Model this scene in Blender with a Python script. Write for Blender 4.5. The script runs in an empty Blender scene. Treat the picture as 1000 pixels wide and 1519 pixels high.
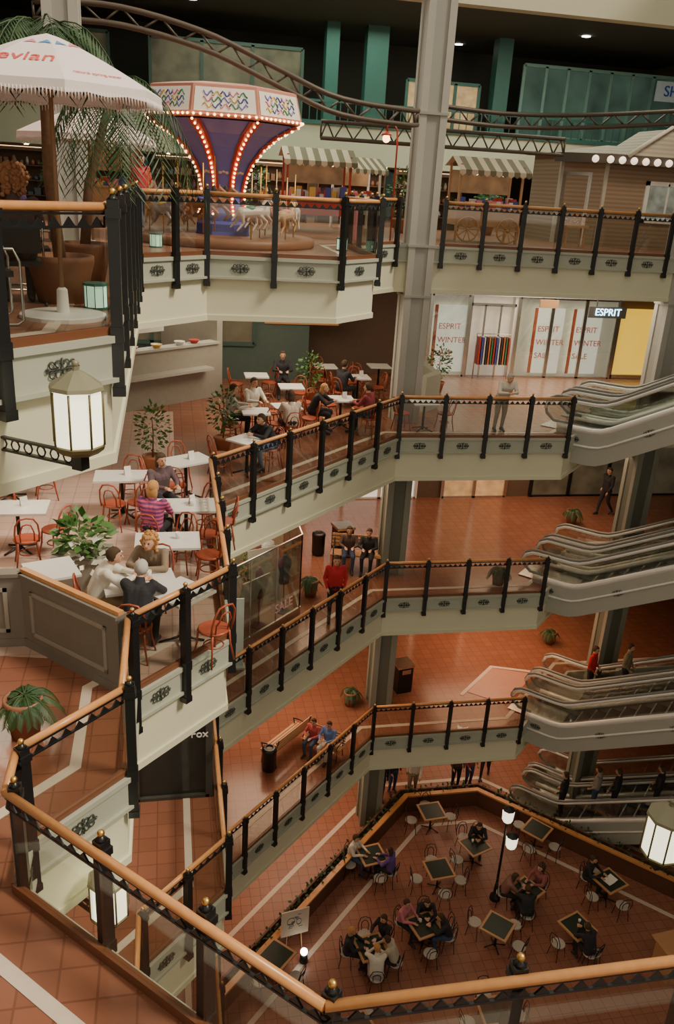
import bpy, math, random
import numpy as np
from mathutils import Vector, Matrix
from mathutils.geometry import tessellate_polygon
random.seed(4)
COL=bpy.context.scene.collection
rad=math.radians
# ------------------------------------------------------------------ materials
_m={}
def M(name,col,rough=.6,metal=0,emit=0,noise=.1,scale=6,spec=.5):
    if name in _m: return _m[name]
    m=bpy.data.materials.new(name);m.use_nodes=True;nt=m.node_tree;b=nt.nodes['Principled BSDF']
    n=nt.nodes.new('ShaderNodeTexNoise');n.inputs['Scale'].default_value=scale
    g=nt.nodes.new('ShaderNodeTexCoord');nt.links.new(g.outputs['Object'],n.inputs['Vector'])
    mx=nt.nodes.new('ShaderNodeMix');mx.data_type='RGBA'
    c=Vector(col)
    mx.inputs[6].default_value=(*(c*(1-noise)),1);mx.inputs[7].default_value=(*[min(1,q*(1+noise)) for q in c],1)
    nt.links.new(n.outputs['Fac'],mx.inputs[0]);nt.links.new(mx.outputs[2],b.inputs['Base Color'])
    b.inputs['Roughness'].default_value=rough;b.inputs['Metallic'].default_value=metal
    b.inputs['Specular IOR Level'].default_value=spec
    if emit:
        nt.links.new(mx.outputs[2],b.inputs['Emission Color']);b.inputs['Emission Strength'].default_value=emit
    _m[name]=m;return m
def tile_mat(name,c1,c2,mortar,size=.3,rough=.35,rot=0,msize=.010):
    m=bpy.data.materials.new(name);m.use_nodes=True;nt=m.node_tree;b=nt.nodes['Principled BSDF']
    g=nt.nodes.new('ShaderNodeNewGeometry');mp=nt.nodes.new('ShaderNodeMapping');mp.inputs['Rotation'].default_value[2]=rot
    br=nt.nodes.new('ShaderNodeTexBrick');br.offset=0;br.squash=1
    br.inputs['Scale'].default_value=1;br.inputs['Brick Width'].default_value=size;br.inputs['Row Height'].default_value=size
    br.inputs['Mortar Size'].default_value=msize;br.inputs['Mortar Smooth'].default_value=.1
    br.inputs['Color1'].default_value=(*c1,1);br.inputs['Color2'].default_value=(*c2,1);br.inputs['Mortar'].default_value=(*mortar,1)
    nt.links.new(g.outputs['Position'],mp.inputs['Vector']);nt.links.new(mp.outputs[0],br.inputs['Vector'])
    n=nt.nodes.new('ShaderNodeTexNoise');n.inputs['Scale'].default_value=.8
    nt.links.new(g.outputs['Position'],n.inputs['Vector'])
    mx=nt.nodes.new('ShaderNodeMix');mx.data_type='RGBA';mx.blend_type='MULTIPLY'
    rp=nt.nodes.new('ShaderNodeMapRange');rp.inputs[3].default_value=0;rp.inputs[4].default_value=.3
    nt.links.new(n.outputs['Fac'],rp.inputs[0]);nt.links.new(rp.outputs[0],mx.inputs[0])
    nt.links.new(br.outputs['Color'],mx.inputs[6]);mx.inputs[7].default_value=(.55,.5,.45,1)
    nt.links.new(mx.outputs[2],b.inputs['Base Color']);b.inputs['Roughness'].default_value=rough
    _m[name]=m;return m
def stripe_mat(name,c1,c2,scale,axis='Z',rough=.8):
    m=bpy.data.materials.new(name);m.use_nodes=True;nt=m.node_tree;b=nt.nodes['Principled BSDF']
    g=nt.nodes.new('ShaderNodeTexCoord');w=nt.nodes.new('ShaderNodeTexWave');w.bands_direction=axis
    w.inputs['Scale'].default_value=scale;nt.links.new(g.outputs['Object'],w.inputs['Vector'])
    r=nt.nodes.new('ShaderNodeValToRGB');r.color_ramp.interpolation='CONSTANT'
    r.color_ramp.elements[0].color=(*c1,1);r.color_ramp.elements[1].color=(*c2,1);r.color_ramp.elements[1].position=.5
    nt.links.new(w.outputs['Fac'],r.inputs[0]);nt.links.new(r.outputs[0],b.inputs['Base Color']);b.inputs['Roughness'].default_value=rough
    _m[name]=m;return m
def glass_mat(name,tint,refl=.09,rough=.03):
    m=bpy.data.materials.new(name);m.use_nodes=True;nt=m.node_tree;nt.nodes.remove(nt.nodes['Principled BSDF'])
    t=nt.nodes.new('ShaderNodeBsdfTransparent');t.inputs[0].default_value=(*tint,1)
    gl=nt.nodes.new('ShaderNodeBsdfGlossy');gl.inputs['Roughness'].default_value=rough
    n=nt.nodes.new('ShaderNodeTexNoise');n.inputs['Scale'].default_value=2
    mr=nt.nodes.new('ShaderNodeMapRange');mr.inputs[3].default_value=refl*.7;mr.inputs[4].default_value=refl*1.3
    nt.links.new(n.outputs['Fac'],mr.inputs[0])
    mx=nt.nodes.new('ShaderNodeMixShader');nt.links.new(mr.outputs[0],mx.inputs[0])
    nt.links.new(t.outputs[0],mx.inputs[1]);nt.links.new(gl.outputs[0],mx.inputs[2]);nt.links.new(mx.outputs[0],nt.nodes['Material Output'].inputs[0])
    _m[name]=m;return m
cream=M('cream_fascia',(.69,.68,.49),.7,noise=.04,scale=1)
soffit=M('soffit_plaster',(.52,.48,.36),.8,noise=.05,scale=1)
graytrim=M('gray_green_trim',(.41,.43,.34),.6,noise=.05)
black=M('black_enamel',(.012,.013,.014),.35)
ornm=M('dark_green_iron',(.045,.055,.045),.5)
wood=M('oak_handrail',(.66,.31,.11),.3,noise=.15,scale=14)
brownrail=M('brown_kick_rail',(.17,.065,.03),.4)
gold=M('brass',(.70,.45,.15),.4,1)
glass=glass_mat('clear_glass',(.91,.92,.89),.09)
shopglass=glass_mat('shop_glass',(.88,.91,.89),.15)
colgray=M('column_gray',(.34,.34,.30),.65,noise=.05,scale=2)
collite=M('column_light_strip',(.43,.42,.37),.65,noise=.05,scale=2)
colshade=M('column_gray_shade',(.12,.13,.10),.6,noise=.05,scale=2)  # lower storeys: shade put into darker copies of both column colours
colshade2=M('column_strip_shade',(.24,.25,.20),.6,noise=.05,scale=2)
terra=tile_mat('terracotta_tile',(.27,.112,.068),(.31,.130,.08),(.21,.085,.052),.3,.2)
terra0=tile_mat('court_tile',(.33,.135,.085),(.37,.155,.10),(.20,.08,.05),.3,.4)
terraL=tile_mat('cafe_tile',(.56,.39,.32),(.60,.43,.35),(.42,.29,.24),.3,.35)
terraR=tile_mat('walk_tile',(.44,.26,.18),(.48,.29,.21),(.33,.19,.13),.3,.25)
terra4=tile_mat('terrace_tile',(.31,.15,.095),(.35,.17,.11),(.21,.10,.065),.3,.35)
pale=M('pale_inlay_tile',(.66,.56,.46),.4)
pinktile=M('pink_inlay_tile',(.50,.27,.20),.3)
white=M('white_paint',(.80,.79,.74),.5,noise=.03)
offwhite=M('ivory_laminate',(.74,.72,.67),.35,noise=.03)
teal=M('teal_paint',(.045,.15,.12),.5)
darkwall=M('dark_wall',(.055,.052,.042),.8)
brownwall=M('brown_wall',(.14,.09,.06),.8)
redwood=M('bentwood_red',(.36,.075,.035),.35,noise=.2,scale=10)
steel=M('brushed_steel',(.66,.66,.62),.25,1,noise=.05)
silver=M('polished_aluminium',(.90,.89,.83),.3,.3,noise=.03)
escgray=M('escalator_cladding',(.40,.40,.34),.5,noise=.04)
rubber=M('step_rubber',(.06,.06,.06),.5)
leaf=M('leaf_green',(.07,.17,.035),.45,noise=.5,scale=5)
leafd=M('leaf_dark',(.032,.08,.024),.5,noise=.5,scale=5)
leafw=M('leaf_cream',(.85,.85,.70),.5,noise=.2,scale=5)
bark=M('bark',(.22,.12,.065),.9,noise=.4,scale=20)
terpot=M('clay_pot',(.42,.17,.08),.6)
soil=M('soil',(.04,.025,.015),1)
skin=M('skin',(.60,.33,.21),.5,noise=.05)
eyem=M('eye_dark',(.03,.02,.02),.3)
red=M('red_paint',(.50,.05,.03),.4)
blue=M('blue_paint',(.08,.09,.40),.4)
purple=M('violet_blue_paint',(.19,.19,.56),.4)
pink=M('pink_paint',(.80,.27,.35),.4)
yellow=M('yellow_paint',(.80,.52,.10),.4)
green=M('green_paint',(.05,.25,.10),.4)
bulb=M('warm_bulb',(1,.52,.20),.4,emit=8,noise=.02)
dimbulb=M('warm_strip_light',(1,.6,.28),.4,emit=2.2,noise=.02)
lantern=M('lantern_glass',(1,.93,.66),.4,emit=1.9,noise=.03)
lampw=M('downlight',(1,.95,.8),.4,emit=14,noise=.02)
litwhite=M('lit_panel',(.95,.90,.78),.5,emit=.65,noise=.03)
lityellow=M('lit_yellow',(.92,.58,.05),.5,emit=.8,noise=.12,scale=2)
litwarm=M('lit_warm',(.75,.42,.20),.5,emit=.32,noise=.6,scale=3)
litdim=M('lit_dim',(.36,.22,.11),.5,emit=.2,noise=.8,scale=2)
litdark=M('lit_dark_shop',(.12,.10,.06),.5,emit=.22,noise=.9,scale=1.5)
tealglow=M('teal_glazing',(.07,.125,.10),.3,emit=.2,noise=.9,scale=.9)
neon=M('neon_blue_white',(.45,.75,1),.4,emit=5,noise=.02)
coral=M('coral_print',(.78,.20,.10),.6)
chess=M('board_green_black',(.02,.035,.025),.4)
tablewood=M('table_edge_wood',(.52,.29,.14),.4)
canvasm=M('umbrella_canvas',(.88,.80,.76),.8,noise=.03)
pinkcanvas=M('umbrella_pink',(.88,.70,.66),.8)
siding=stripe_mat('lap_siding',(.34,.24,.16),(.27,.19,.125),2.6,'Z')
shingle=stripe_mat('roof_shingle',(.17,.145,.10),(.22,.19,.135),3.2,'Z')
grayboard=M('gray_board',(.50,.46,.38),.6)
# ------------------------------------------------------------------ mesh builder
class MB:
    def __init__(s): s.v=[];s.f=[];s.mi=[];s.sm=[]
    def add(s,vs,fs,m=0,sm=False):
        o=len(s.v);s.v+=[tuple(v) for v in vs]
        for f in fs: s.f.append([o+i for i in f]);s.mi.append(m);s.sm.append(sm)
        return s
    def box(s,x0,y0,z0,x1,y1,z1,m=0):
        return s.add([(x0,y0,z0),(x1,y0,z0),(x1,y1,z0),(x0,y1,z0),(x0,y0,z1),(x1,y0,z1),(x1,y1,z1),(x0,y1,z1)],
          [(0,3,2,1),(4,5,6,7),(0,1,5,4),(1,2,6,5),(2,3,7,6),(3,0,4,7)],m)
    def bar(s,a,b,w,z0,z1,m=0,off=0):
        a=Vector(a[:2]);b=Vector(b[:2]);d=(b-a).normalized();n=Vector((d.y,-d.x))
        q=[a+n*(off-w/2),b+n*(off-w/2),b+n*(off+w/2),a+n*(off+w/2)]
        return s.add([(p.x,p.y,z0) for p in q]+[(p.x,p.y,z1) for p in q],[(0,1,2,3),(7,6,5,4),(4,5,1,0),(5,6,2,1),(6,7,3,2),(7,4,0,3)],m)
    def cone(s,p0,p1,r0,r1,n=10,m=0,sm=True,cap=True):
        p0=Vector(p0);p1=Vector(p1);d=(p1-p0).normalized();a=d.orthogonal().normalized();b=d.cross(a)
        vs=[];
        for p,r in((p0,r0),(p1,r1)):
            for i in range(n):
                t=2*math.pi*i/n;vs.append(p+a*math.cos(t)*r+b*math.sin(t)*r)
        s.add(vs,[(i,(i+1)%n,n+(i+1)%n,n+i) for i in range(n)],m,sm)
        if cap:
            o=len(s.v)-2*n;s.f.append([o+i for i in range(n)][::-1]);s.f.append([o+n+i for i in range(n)]);s.mi+=[m,m];s.sm+=[False,False]
        return s
    def tube(s,path,r,n=6,m=0,closed=False,flat=None):
        P=[Vector(p) for p in path];k=len(P);vs=[];prev=None
        rr=r if isinstance(r,(list,tuple)) else [r]*k
        for i,p in enumerate(P):
            if closed: t=(P[(i+1)%k]-P[i-1]).normalized()
            else: t=(P[min(i+1,k-1)]-P[max(i-1,0)]).normalized()
            if prev is None: a=t.orthogonal().normalized()
            else:
                a=prev-t*prev.dot(t)
                a=a.normalized() if a.length>1e-5 else t.orthogonal().normalized()
            prev=a;b=t.cross(a)
            for j in range(n):
                q=2*math.pi*j/n;vs.append(p+a*math.cos(q)*rr[i]+b*math.sin(q)*rr[i])
        fs=[]
        for i in range(k if closed else k-1):
            i2=(i+1)%k
            for j in range(n): fs.append((i*n+j,i*n+(j+1)%n,i2*n+(j+1)%n,i2*n+j))
        if not closed: fs+= [tuple(range(n))[::-1],tuple((k-1)*n+j for j in range(n))]
        return s.add(vs,fs,m,True)
    def lathe(s,prof,n=16,c=(0,0,0),m=0,sm=True,ph=0,sx=1,sy=1):
        vs=[];k=len(prof)
        for r,z in prof:
            for i in range(n):
                t=2*math.pi*i/n+ph;vs.append((c[0]+r*math.cos(t)*sx,c[1]+r*math.sin(t)*sy,c[2]+z))
        fs=[(j*n+i,j*n+(i+1)%n,(j+1)*n+(i+1)%n,(j+1)*n+i) for j in range(k-1) for i in range(n)]
        s.add(vs,fs,m,sm);o=len(s.v)-k*n
        s.f.append([o+i for i in range(n)][::-1]);s.f.append([o+(k-1)*n+i for i in range(n)]);s.mi+=[m,m];s.sm+=[False,False]
        return s
    def ell(s,c,r,n=10,m=0):
        if isinstance(r,(int,float)): r=(r,r,r)
        k=max(4,n//2+1);prof=[(max(.02,math.sin(math.pi*i/k)),-math.cos(math.pi*i/k)) for i in range(k+1)]
        vs=[];
        for q,z in prof:
            for i in range(n):
                t=2*math.pi*i/n;vs.append((c[0]+r[0]*q*math.cos(t),c[1]+r[1]*q*math.sin(t),c[2]+r[2]*z))
        fs=[(j*n+i,j*n+(i+1)%n,(j+1)*n+(i+1)%n,(j+1)*n+i) for j in range(k) for i in range(n)]
        fs+=[tuple(range(n))[::-1],tuple(k*n+i for i in range(n))]
        return s.add(vs,fs,m,True)
    def prism(s,poly,z0,z1,mt=0,ms=0,mb=0):
        tri=tessellate_polygon([[Vector((p[0],p[1],0)) for p in poly]]);n=len(poly)
        vs=[(p[0],p[1],z1) for p in poly];vb=[(p[0],p[1],z0) for p in poly]
        def ori(t,up):
            a,b,c=[Vector(poly[i]) for i in t];cr=(b-a).cross(c-a)
            return t if (cr>0)==up else t[::-1]
        s.add(vs,[ori(tuple(t),True) for t in tri],mt)
        s.add(vb,[ori(tuple(t),False) for t in tri],mb)
        s.add(vb+vs,[(i,(i+1)%n,n+(i+1)%n,n+i) for i in range(n)],ms)
        return s
    def ribbon(s,poly,d0,d1,z0,z1,m=0):
        A=offset(poly,d0);B=offset(poly,d1);n=len(poly)
        for i in range(n-1):
            q=[A[i],A[i+1],B[i+1],B[i]]
            s.add([(p[0],p[1],z0) for p in q]+[(p[0],p[1],z1) for p in q],[(0,1,2,3),(7,6,5,4),(4,5,1,0),(5,6,2,1),(6,7,3,2),(7,4,0,3)],m)
        return s
    def mesh(s,name,mats,recalc=False):
        me=bpy.data.meshes.new(name);me.from_pydata(s.v,[],s.f)
        for m in (mats if isinstance(mats,(list,tuple)) else [mats]): me.materials.append(m)
        me.polygons.foreach_set('material_index',s.mi);me.polygons.foreach_set('use_smooth',s.sm)
        me.update()
        return me
def offset(poly,d):
    P=[Vector(p) for p in poly];out=[]
    def nrm(a,b):
        t=(b-a).normalized();return Vector((t.y,-t.x))
    for i,p in enumerate(P):
        if i==0: out.append(p+nrm(P[0],P[1])*d)
        elif i==len(P)-1: out.append(p+nrm(P[-2],P[-1])*d)
        else:
            a=nrm(P[i-1],p);b=nrm(p,P[i+1]);h=(a+b).normalized();out.append(p+h*(d/max(.3,h.dot(a))))
    return out
def obj(name,me,parent=None,loc=(0,0,0),rot=(0,0,0)):
    o=bpy.data.objects.new(name,me);COL.objects.link(o);o.location=loc;o.rotation_euler=rot
    if parent: o.parent=parent
    return o
def structure(name,me,loc=(0,0,0),rot=(0,0,0)):
    o=obj(name,me,None,loc,rot);o['kind']='structure';return o
STUFF={'merchandise','goods','bulb_strings','fringe'}
class Tm:
    def __init__(s,name,root=None): s.name=name;s.root=root;s.parts=[]
    def add(s,name,me,parent=-1,loc=(0,0,0),rot=(0,0,0),label=None):
        s.parts.append((name,me,parent,loc,rot,label));return len(s.parts)-1
def place(t,loc,rz=0,label='',cat='',group=None,mats=None,scale=1,kind=None,tilt=None):
    r=obj(t.name,t.root,None,loc,(0,0,rz) if tilt is None else tilt);r.scale=(scale,)*3
    r['label']=label;r['category']=cat
    if group:r['group']=group
    if kind:r['kind']=kind
    def setm(o,l):
        for i,mm in enumerate(l):
            if mm is not None and i<len(o.material_slots):
                o.material_slots[i].link='OBJECT';o.material_slots[i].material=mm
    if mats and 'root' in mats: setm(r,mats['root'])
    os=[]
    for (n,me,p,l,ro,lab) in t.parts:
        o=obj(n,me,r if p<0 else os[p],l,ro)
        if lab:o['label']=lab
        if n in STUFF:o['kind']='stuff'
        if mats and n in mats:setm(o,mats[n])
        os.append(o)
    return r
def textmesh(body,size,mat,ext=.004,align='CENTER'):
    c=bpy.data.curves.new('lettering','FONT');c.body=body;c.size=size;c.extrude=ext;c.align_x=align;c.align_y='CENTER'
    o=bpy.data.objects.new('tmp',c);COL.objects.link(o);bpy.context.view_layer.update()
    dg=bpy.context.evaluated_depsgraph_get();me=bpy.data.meshes.new_from_object(o.evaluated_get(dg))
    bpy.data.objects.remove(o);me.materials.clear();me.materials.append(mat);me.name='lettering';return me
FR=(rad(90),0,0)
# ------------------------------------------------------------------ camera (measured from the perspective of the photo)
EYE=19.35
cd=bpy.data.cameras.new('camera');co=bpy.data.objects.new('camera',cd);COL.objects.link(co)
p=math.atan(487/1250);yaw=rad(12);phi=math.atan(.062)
r0=Vector((math.cos(yaw),-math.sin(yaw),0));fw=Vector((math.sin(yaw)*math.cos(p),math.cos(yaw)*math.cos(p),-math.sin(p)));u0=r0.cross(fw)
R=math.cos(phi)*r0+math.sin(phi)*u0;U=-math.sin(phi)*r0+math.cos(phi)*u0
co.matrix_world=Matrix(((R.x,U.x,-fw.x,0),(R.y,U.y,-fw.y,0),(R.z,U.z,-fw.z,EYE),(0,0,0,1)))
cd.sensor_fit='VERTICAL';cd.sensor_height=36;cd.lens=36*1250/1519;cd.clip_start=.05;cd.clip_end=200
bpy.context.scene.camera=co
# ------------------------------------------------------------------ levels
LV={0:0,1:4.5,2:9.0,3:13.5,4:18.0}
O=[(22,3.68),(.9,3.68),(-1.36,5.94),(-1.36,6.5),(-.5,7.36),(-.5,8.85),(.72,10.07),(.72,14.72),(5.6,19.6),(10.15,19.6)]
OB=O+[(13.0,22.45),(22,22.45)]
Q=[(-3.6,4.4),(-.5,7.5),(-.5,14.6),(.7,15.8),(3.1,15.8),(4.0,16.7),(4.0,19.6),(5.6,21.2),(22,21.2)]
structure('floor',MB().box(-8,-2,-.3,22,30,0).mesh('floor',terra0))
for n in (1,2,3):
    z=LV[n];poly=OB+[(22,30),(-8,30),(-8,-2),(22,-2)]
    structure('floor',MB().prism(poly[::-1],z-1.1,z,0,1,2).mesh('floor',[terra,cream,soffit]))
poly=Q+[(22,40),(-8,40),(-8,-2),(22,-2),(22,.4),(-3.6,.4)]
structure('floor',MB().prism(poly[::-1],16.9,18,0,1,2).mesh('floor',[terra4,cream,soffit]))
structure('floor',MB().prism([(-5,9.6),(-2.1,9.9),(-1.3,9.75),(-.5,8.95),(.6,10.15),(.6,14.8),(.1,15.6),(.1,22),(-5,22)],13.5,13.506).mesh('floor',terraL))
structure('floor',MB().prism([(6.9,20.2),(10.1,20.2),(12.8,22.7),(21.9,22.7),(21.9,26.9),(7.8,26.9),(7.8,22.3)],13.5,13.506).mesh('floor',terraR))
tn=0
def trim(mb,mat):
    global tn
    tn+=1;structure('trim_%d'%tn,mb.mesh('trim',mat))
for n in (1,2,3,4):
    z=LV[n];pl=Q if n==4 else OB
    trim(MB().ribbon(pl,0,.05,z-.34,z-.0),graytrim)
    trim(MB().ribbon(pl,0,.09,z-.37,z-.33).ribbon(pl,0,.08,z-.03,z+.03),graytrim)
    trim(MB().ribbon(pl,0,.03,z-1.12,z-1.02),cream)
    trim(MB().ribbon(pl,-.58,-.46,z+.001,z+.0085),pale)
for z in (4.5,):
    trim(MB().prism([(9.2,21.6),(10.5,22.9),(11.8,22.4),(10.2,20.8)],z+.001,z+.012),pinktile)
    trim(MB().ribbon([(8.9,21.5),(10.5,23.05),(12.1,22.5)],0,.12,z+.001,z+.014),pale)
# ------------------------------------------------------------------ balustrades
pm=MB();pm.box(-.048,-.048,-.46,.048,.048,1.12).box(-.06,-.06,.98,.06,.06,1.05).box(-.056,-.056,-.5,.056,.056,-.42).box(-.056,-.056,-.03,.056,.056,.1)
pm.lathe([(.05,1.12),(.028,1.14),(.02,1.16)],8)
postmesh=pm.mesh('post',black)
finmesh=MB().ell((0,0,1.182),.030,10).mesh('finial',gold)
def scroll():
    b=MB();K=.9
    def arc(cx,cz,r,a0,a1,n=8): return [(K*(cx+r*math.cos(rad(a0+(a1-a0)*i/n))),0,K*(cz+r*math.sin(rad(a0+(a1-a0)*i/n)))) for i in range(n+1)]
    for sx in(-1,1):
        for sz in(-1,1):
            b.tube([(sx*x,0,sz*zz) for x,_,zz in arc(.045,.05,.032,200,-90)],.0075,4)
            b.tube([(sx*x,0,sz*zz) for x,_,zz in arc(.115,.045,.03,-120,170)],.007,4)
            b.tube([(sx*.03,0,sz*.0),(sx*.08,0,sz*.02),(sx*.105,0,sz*.012)],.007,4)
        b.tube([(0,0,0),(sx*.12,0,0),(sx*.15,0,.0)],.008,4)
        b.tube([(sx*x,0,zz) for x,_,zz in arc(.165,0,.02,0,330)],.006,4)
    b.tube([(0,0,-.09),(0,0,.09)],.009,5);b.ell((0,0,0),(.02,.012,.02),8)
    return b.mesh('scroll_ornament',ornm)
scrollmesh=scroll()
def balustrade(p0,p1,z,endpost=True,sp=1.1,startpost=True,label=None):
    a=Vector(p0);b=Vector(p1);L=(b-a).length;d=(b-a)/L;nn=max(1,round(L/sp));ang=math.atan2(d.y,d.x)
    r=obj('balustrade',None,None,(a.x,a.y,z),(0,0,ang))
    r['label']=label or 'glass balustrade with oak handrail and black posts on gallery edge';r['category']='railing';r['group']='atrium gallery balustrades'
    hr=MB();hr.tube([(0,0,1.06),(L,0,1.06)],.037,10);obj('handrail',hr.mesh('handrail',wood),r)
    lt=MB();lt.box(0,-.012,1.0,L,.012,1.018).box(0,-.012,.9,L,.012,.918)
    k=int(L/.14)
    for i in range(k):
        x=(i+.5)*L/k
        lt.add([(x-.055,-.008,.918),(x+.055,-.008,.918),(x,-.008,.985),(x-.055,.008,.918),(x+.055,.008,.918),(x,.008,.985)],[(0,1,2),(5,4,3),(0,2,5,3),(1,4,5,2),(0,3,4,1)])
    obj('lattice_rail',lt.mesh('lattice_rail',black),r)
    obj('bottom_rail',MB().box(0,-.03,.0,L,.03,.10).mesh('bottom_rail',brownrail),r)
    for i in range(nn+1):
        if i==nn and not endpost: continue
        if i==0 and not startpost: continue
        po=obj('post',postmesh,r,(i*L/nn,-.075,0));obj('finial',finmesh,po)
    for i in range(nn):
        x0=i*L/nn+.05;x1=(i+1)*L/nn-.05
        obj('glass_panel',MB().box(x0,-.005,.1,x1,.005,.9).mesh('glass_panel',glass),r)
        obj('scroll_ornament',scrollmesh,r,((x0+x1)/2,-.065,-.18))
    return r
for n in (1,2,3):
    z=LV[n];pts=[(7.5,3.68)]+O[1:]
    for i in range(len(pts)-1):
        sp=1.3 if i==0 else 1.1
        if n<3 and i<2: continue
        balustrade(pts[i],pts[i+1],z,endpost=(i==len(pts)-2),sp=sp)
qp=[(Q[i],Q[i+1]) for i in range(7)]
for i,(a,b) in enumerate(qp):
    if i==6: b=(5.5,21.1)
    balustrade(a,b,18,endpost=(i==6))
balustrade((6.75,21.2),(12.95,21.2),18);balustrade((14.1,21.2),(21,21.2),18)
# ------------------------------------------------------------------ columns
def column(x,y,z0,z1,s=.27,mats=None,name='column'):
    b=MB().box(-s,-s,z0,s,s,z1,0)
    for sx in(-1,1):
        for sy in(-1,1):
            b.box(sx*(s-.05)-.085,sy*(s-.05)-.085,z0,sx*(s-.05)+.085,sy*(s-.05)+.085,z1,1)
    for zc in (16.8,18.02,21.0,24):
        if z0<zc<z1: b.box(-s-.06,-s-.06,zc-.03,s+.06,s+.06,zc+.03,0)
    o=obj(name,b.mesh(name,mats or [colgray,collite]),None,(x,y,0));o['kind']='structure';return o
for x,y in((6.2,21.35),(13.6,21.45)):
    column(x,y,13.0,26,.30);column(x,y,0,13.0,.30,[colshade,colshade2])
column(-1.95,6.3,0,16.9,.2);column(-1.75,17.6,0,26)
# ------------------------------------------------------------------ shell walls
def wallbox(name,x0,y0,z0,x1,y1,z1,mat): structure(name,MB().box(x0,y0,z0,x1,y1,z1).mesh(name,mat))
wallbox('wall_back',-8,27.3,13.5,22,27.5,16.9,brownwall)
wallbox('wall_back',-8,27.3,0,22,27.5,3.4,darkwall)
wallbox('wall_back',-8,27.3,4.5,22,27.5,7.9,brownwall)
wallbox('wall_back',-8,27.3,9,22,27.5,12.4,brownwall)
wallbox('wall_left',-5.4,-2,0,-5.2,30,16.9,brownwall)
wallbox('wall_left',-8.2,-2,18,-8,40,26,darkwall)
wallbox('wall_right',22,-2,0,22.2,40,26,brownwall)
wallbox('wall_back',-8,40,18,22,40.2,26,darkwall)
structure('ceiling',MB().box(-8,22.2,25,22,40,25.2).mesh('ceiling',darkwall))
structure('ceiling',MB().box(14,-10,27,40,40,27.3).mesh('ceiling',cream))  # unseen slab added overhead to block the sun from the court
trim(MB().box(-8,21.9,23.45,22,22.3,26.2),cream)
structure('floor',MB().box(-8,35,20.05,22,40,21.45).mesh('floor',[cream]))
trim(MB().box(-8,34.9,21.4,22,35,21.55),teal)
def upper_rail():
    b=MB().box(-6,35.05,22.2,21,35.12,22.28)
    for i in range(90): b.box(-6+i*.3,35.07,21.5,-5.97+i*.3,35.1,22.2)
    o=obj('upper_gallery_railing',b.mesh('railing',teal));o['label']='teal metal picket railing on upper gallery';o['category']='railing'
upper_rail()
wn=0
def window(x0,x1,y,z0,z1,nx,frame,pane,nz=1,face=-1):
    global wn
    wn+=1
    b=MB();t=.06
    for i in range(nx+1):
        x=x0+(x1-x0)*i/nx;b.box(x-t,y-.08,z0,x+t,y,z1,0)
    for j in range(nz+1):
        z=z0+(z1-z0)*j/nz;b.box(x0,y-.08,z-t,x1,y,z+t,0)
    b.box(x0,y-.01,z0,x1,y+.01,z1,1)
    structure('window_%d'%wn,b.mesh('window',[frame,pane]))
tealL=M('teal_frame_light',(.20,.36,.30),.5)
window(14.2,21.8,36,21.6,24.2,8,tealL,tealglow,1)
window(9.4,12.4,36,21.6,23.3,3,teal,litwarm)
window(-.5,5.2,36,21.6,24.0,3,M('green_dark_frame',(.05,.09,.07),.5),litdark)
window(-7,-2,36,21.6,24,3,M('green_dark_frame',(.05,.09,.07),.5),litdark)
for i in range(5):
    x=-6+i*3.4;window(x,x+2.9,39.9,18,20.0,3,M('green_shop_frame',(.05,.12,.09),.5),[litdim,tealglow,litwarm][i%3])
for x,w_ in ((6.3,.25),(8.05,.42),(13.2,.3)): trim(MB().box(x-w_,35.6,18,x+w_,36.2,25),teal)
dl=Tm('ceiling_downlight',MB().lathe([(.16,-.02),(.16,0)],14).mesh('ceiling_downlight',lampw))
for x,y in((15.5,33.5),(4.6,30),(9.5,27),(19,31),(1,34),(12,38)): place(dl,(x,y,24.99),0,'round recessed ceiling spotlight, switched on','light','ceiling spotlights')
dl2=Tm('soffit_downlight',MB().lathe([(.08,-.02),(.08,0)],10).mesh('soffit_downlight',lampw))
for i in range(12): place(dl2,(-5+i*1.7,35.3+.3*(i%2),20.03),0,'small soffit spotlight under upper gallery','light','soffit spotlights')
for i,(x,y,n) in enumerate(((9,21.9,1),(5.2,20.6,1),(3.8,19.2,1),(4.1,19.5,2),(8,23,2),(11,24,3),(9,25,3),(5.4,22,3))): place(dl2,(x,y,LV[n]-1.1),0,'small soffit spotlight under gallery','light','gallery spotlights')
t=Tm('shop_sign');t.add('sign_board',MB().box(-1.0,0,-.36,1.0,.08,.36).mesh('sign_board',M('sign_gray_white',(.36,.42,.42),.5,emit=.1)));t.add('lettering',textmesh('SHOP',.55,M('sign_blue',(.03,.08,.40),.5),.02),loc=(0,-.02,0),rot=FR)
place(t,(20.25,34.4,23.5),0,'pale upper gallery sign with blue shop lettering','sign')
# ------------------------------------------------------------------ curved trusses
def truss(pts,label,dz=.45):
    b=MB();P=[Vector(q) for q in pts];S=[]
    n=28
    for i in range(n+1):
        t=i/n*(len(P)-1);k=min(int(t),len(P)-2);u=t-k
        p0=P[max(k-1,0)];p1=P[k];p2=P[k+1];p3=P[min(k+2,len(P)-1)]
        S.append(.5*((2*p1)+(p2-p0)*u+(2*p0-5*p1+4*p2-p3)*u*u+(3*p1-p0-3*p2+p3)*u**3))
    D=[s-Vector((0,0,dz)) for s in S]
    b.tube(S,.055,6);b.tube(D,.055,6)
    for i in range(n):
        b.tube([S[i],D[i+1]] if i%2 else [D[i],S[i+1]],.026,4)
    b.tube([S[0],D[0]],.03,4);b.tube([S[-1],D[-1]],.03,4)
    o=obj('roof_truss',b.mesh('roof_truss',M('truss_bronze',(.085,.065,.045),.5)));o['label']=label;o['category']='truss'
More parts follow.
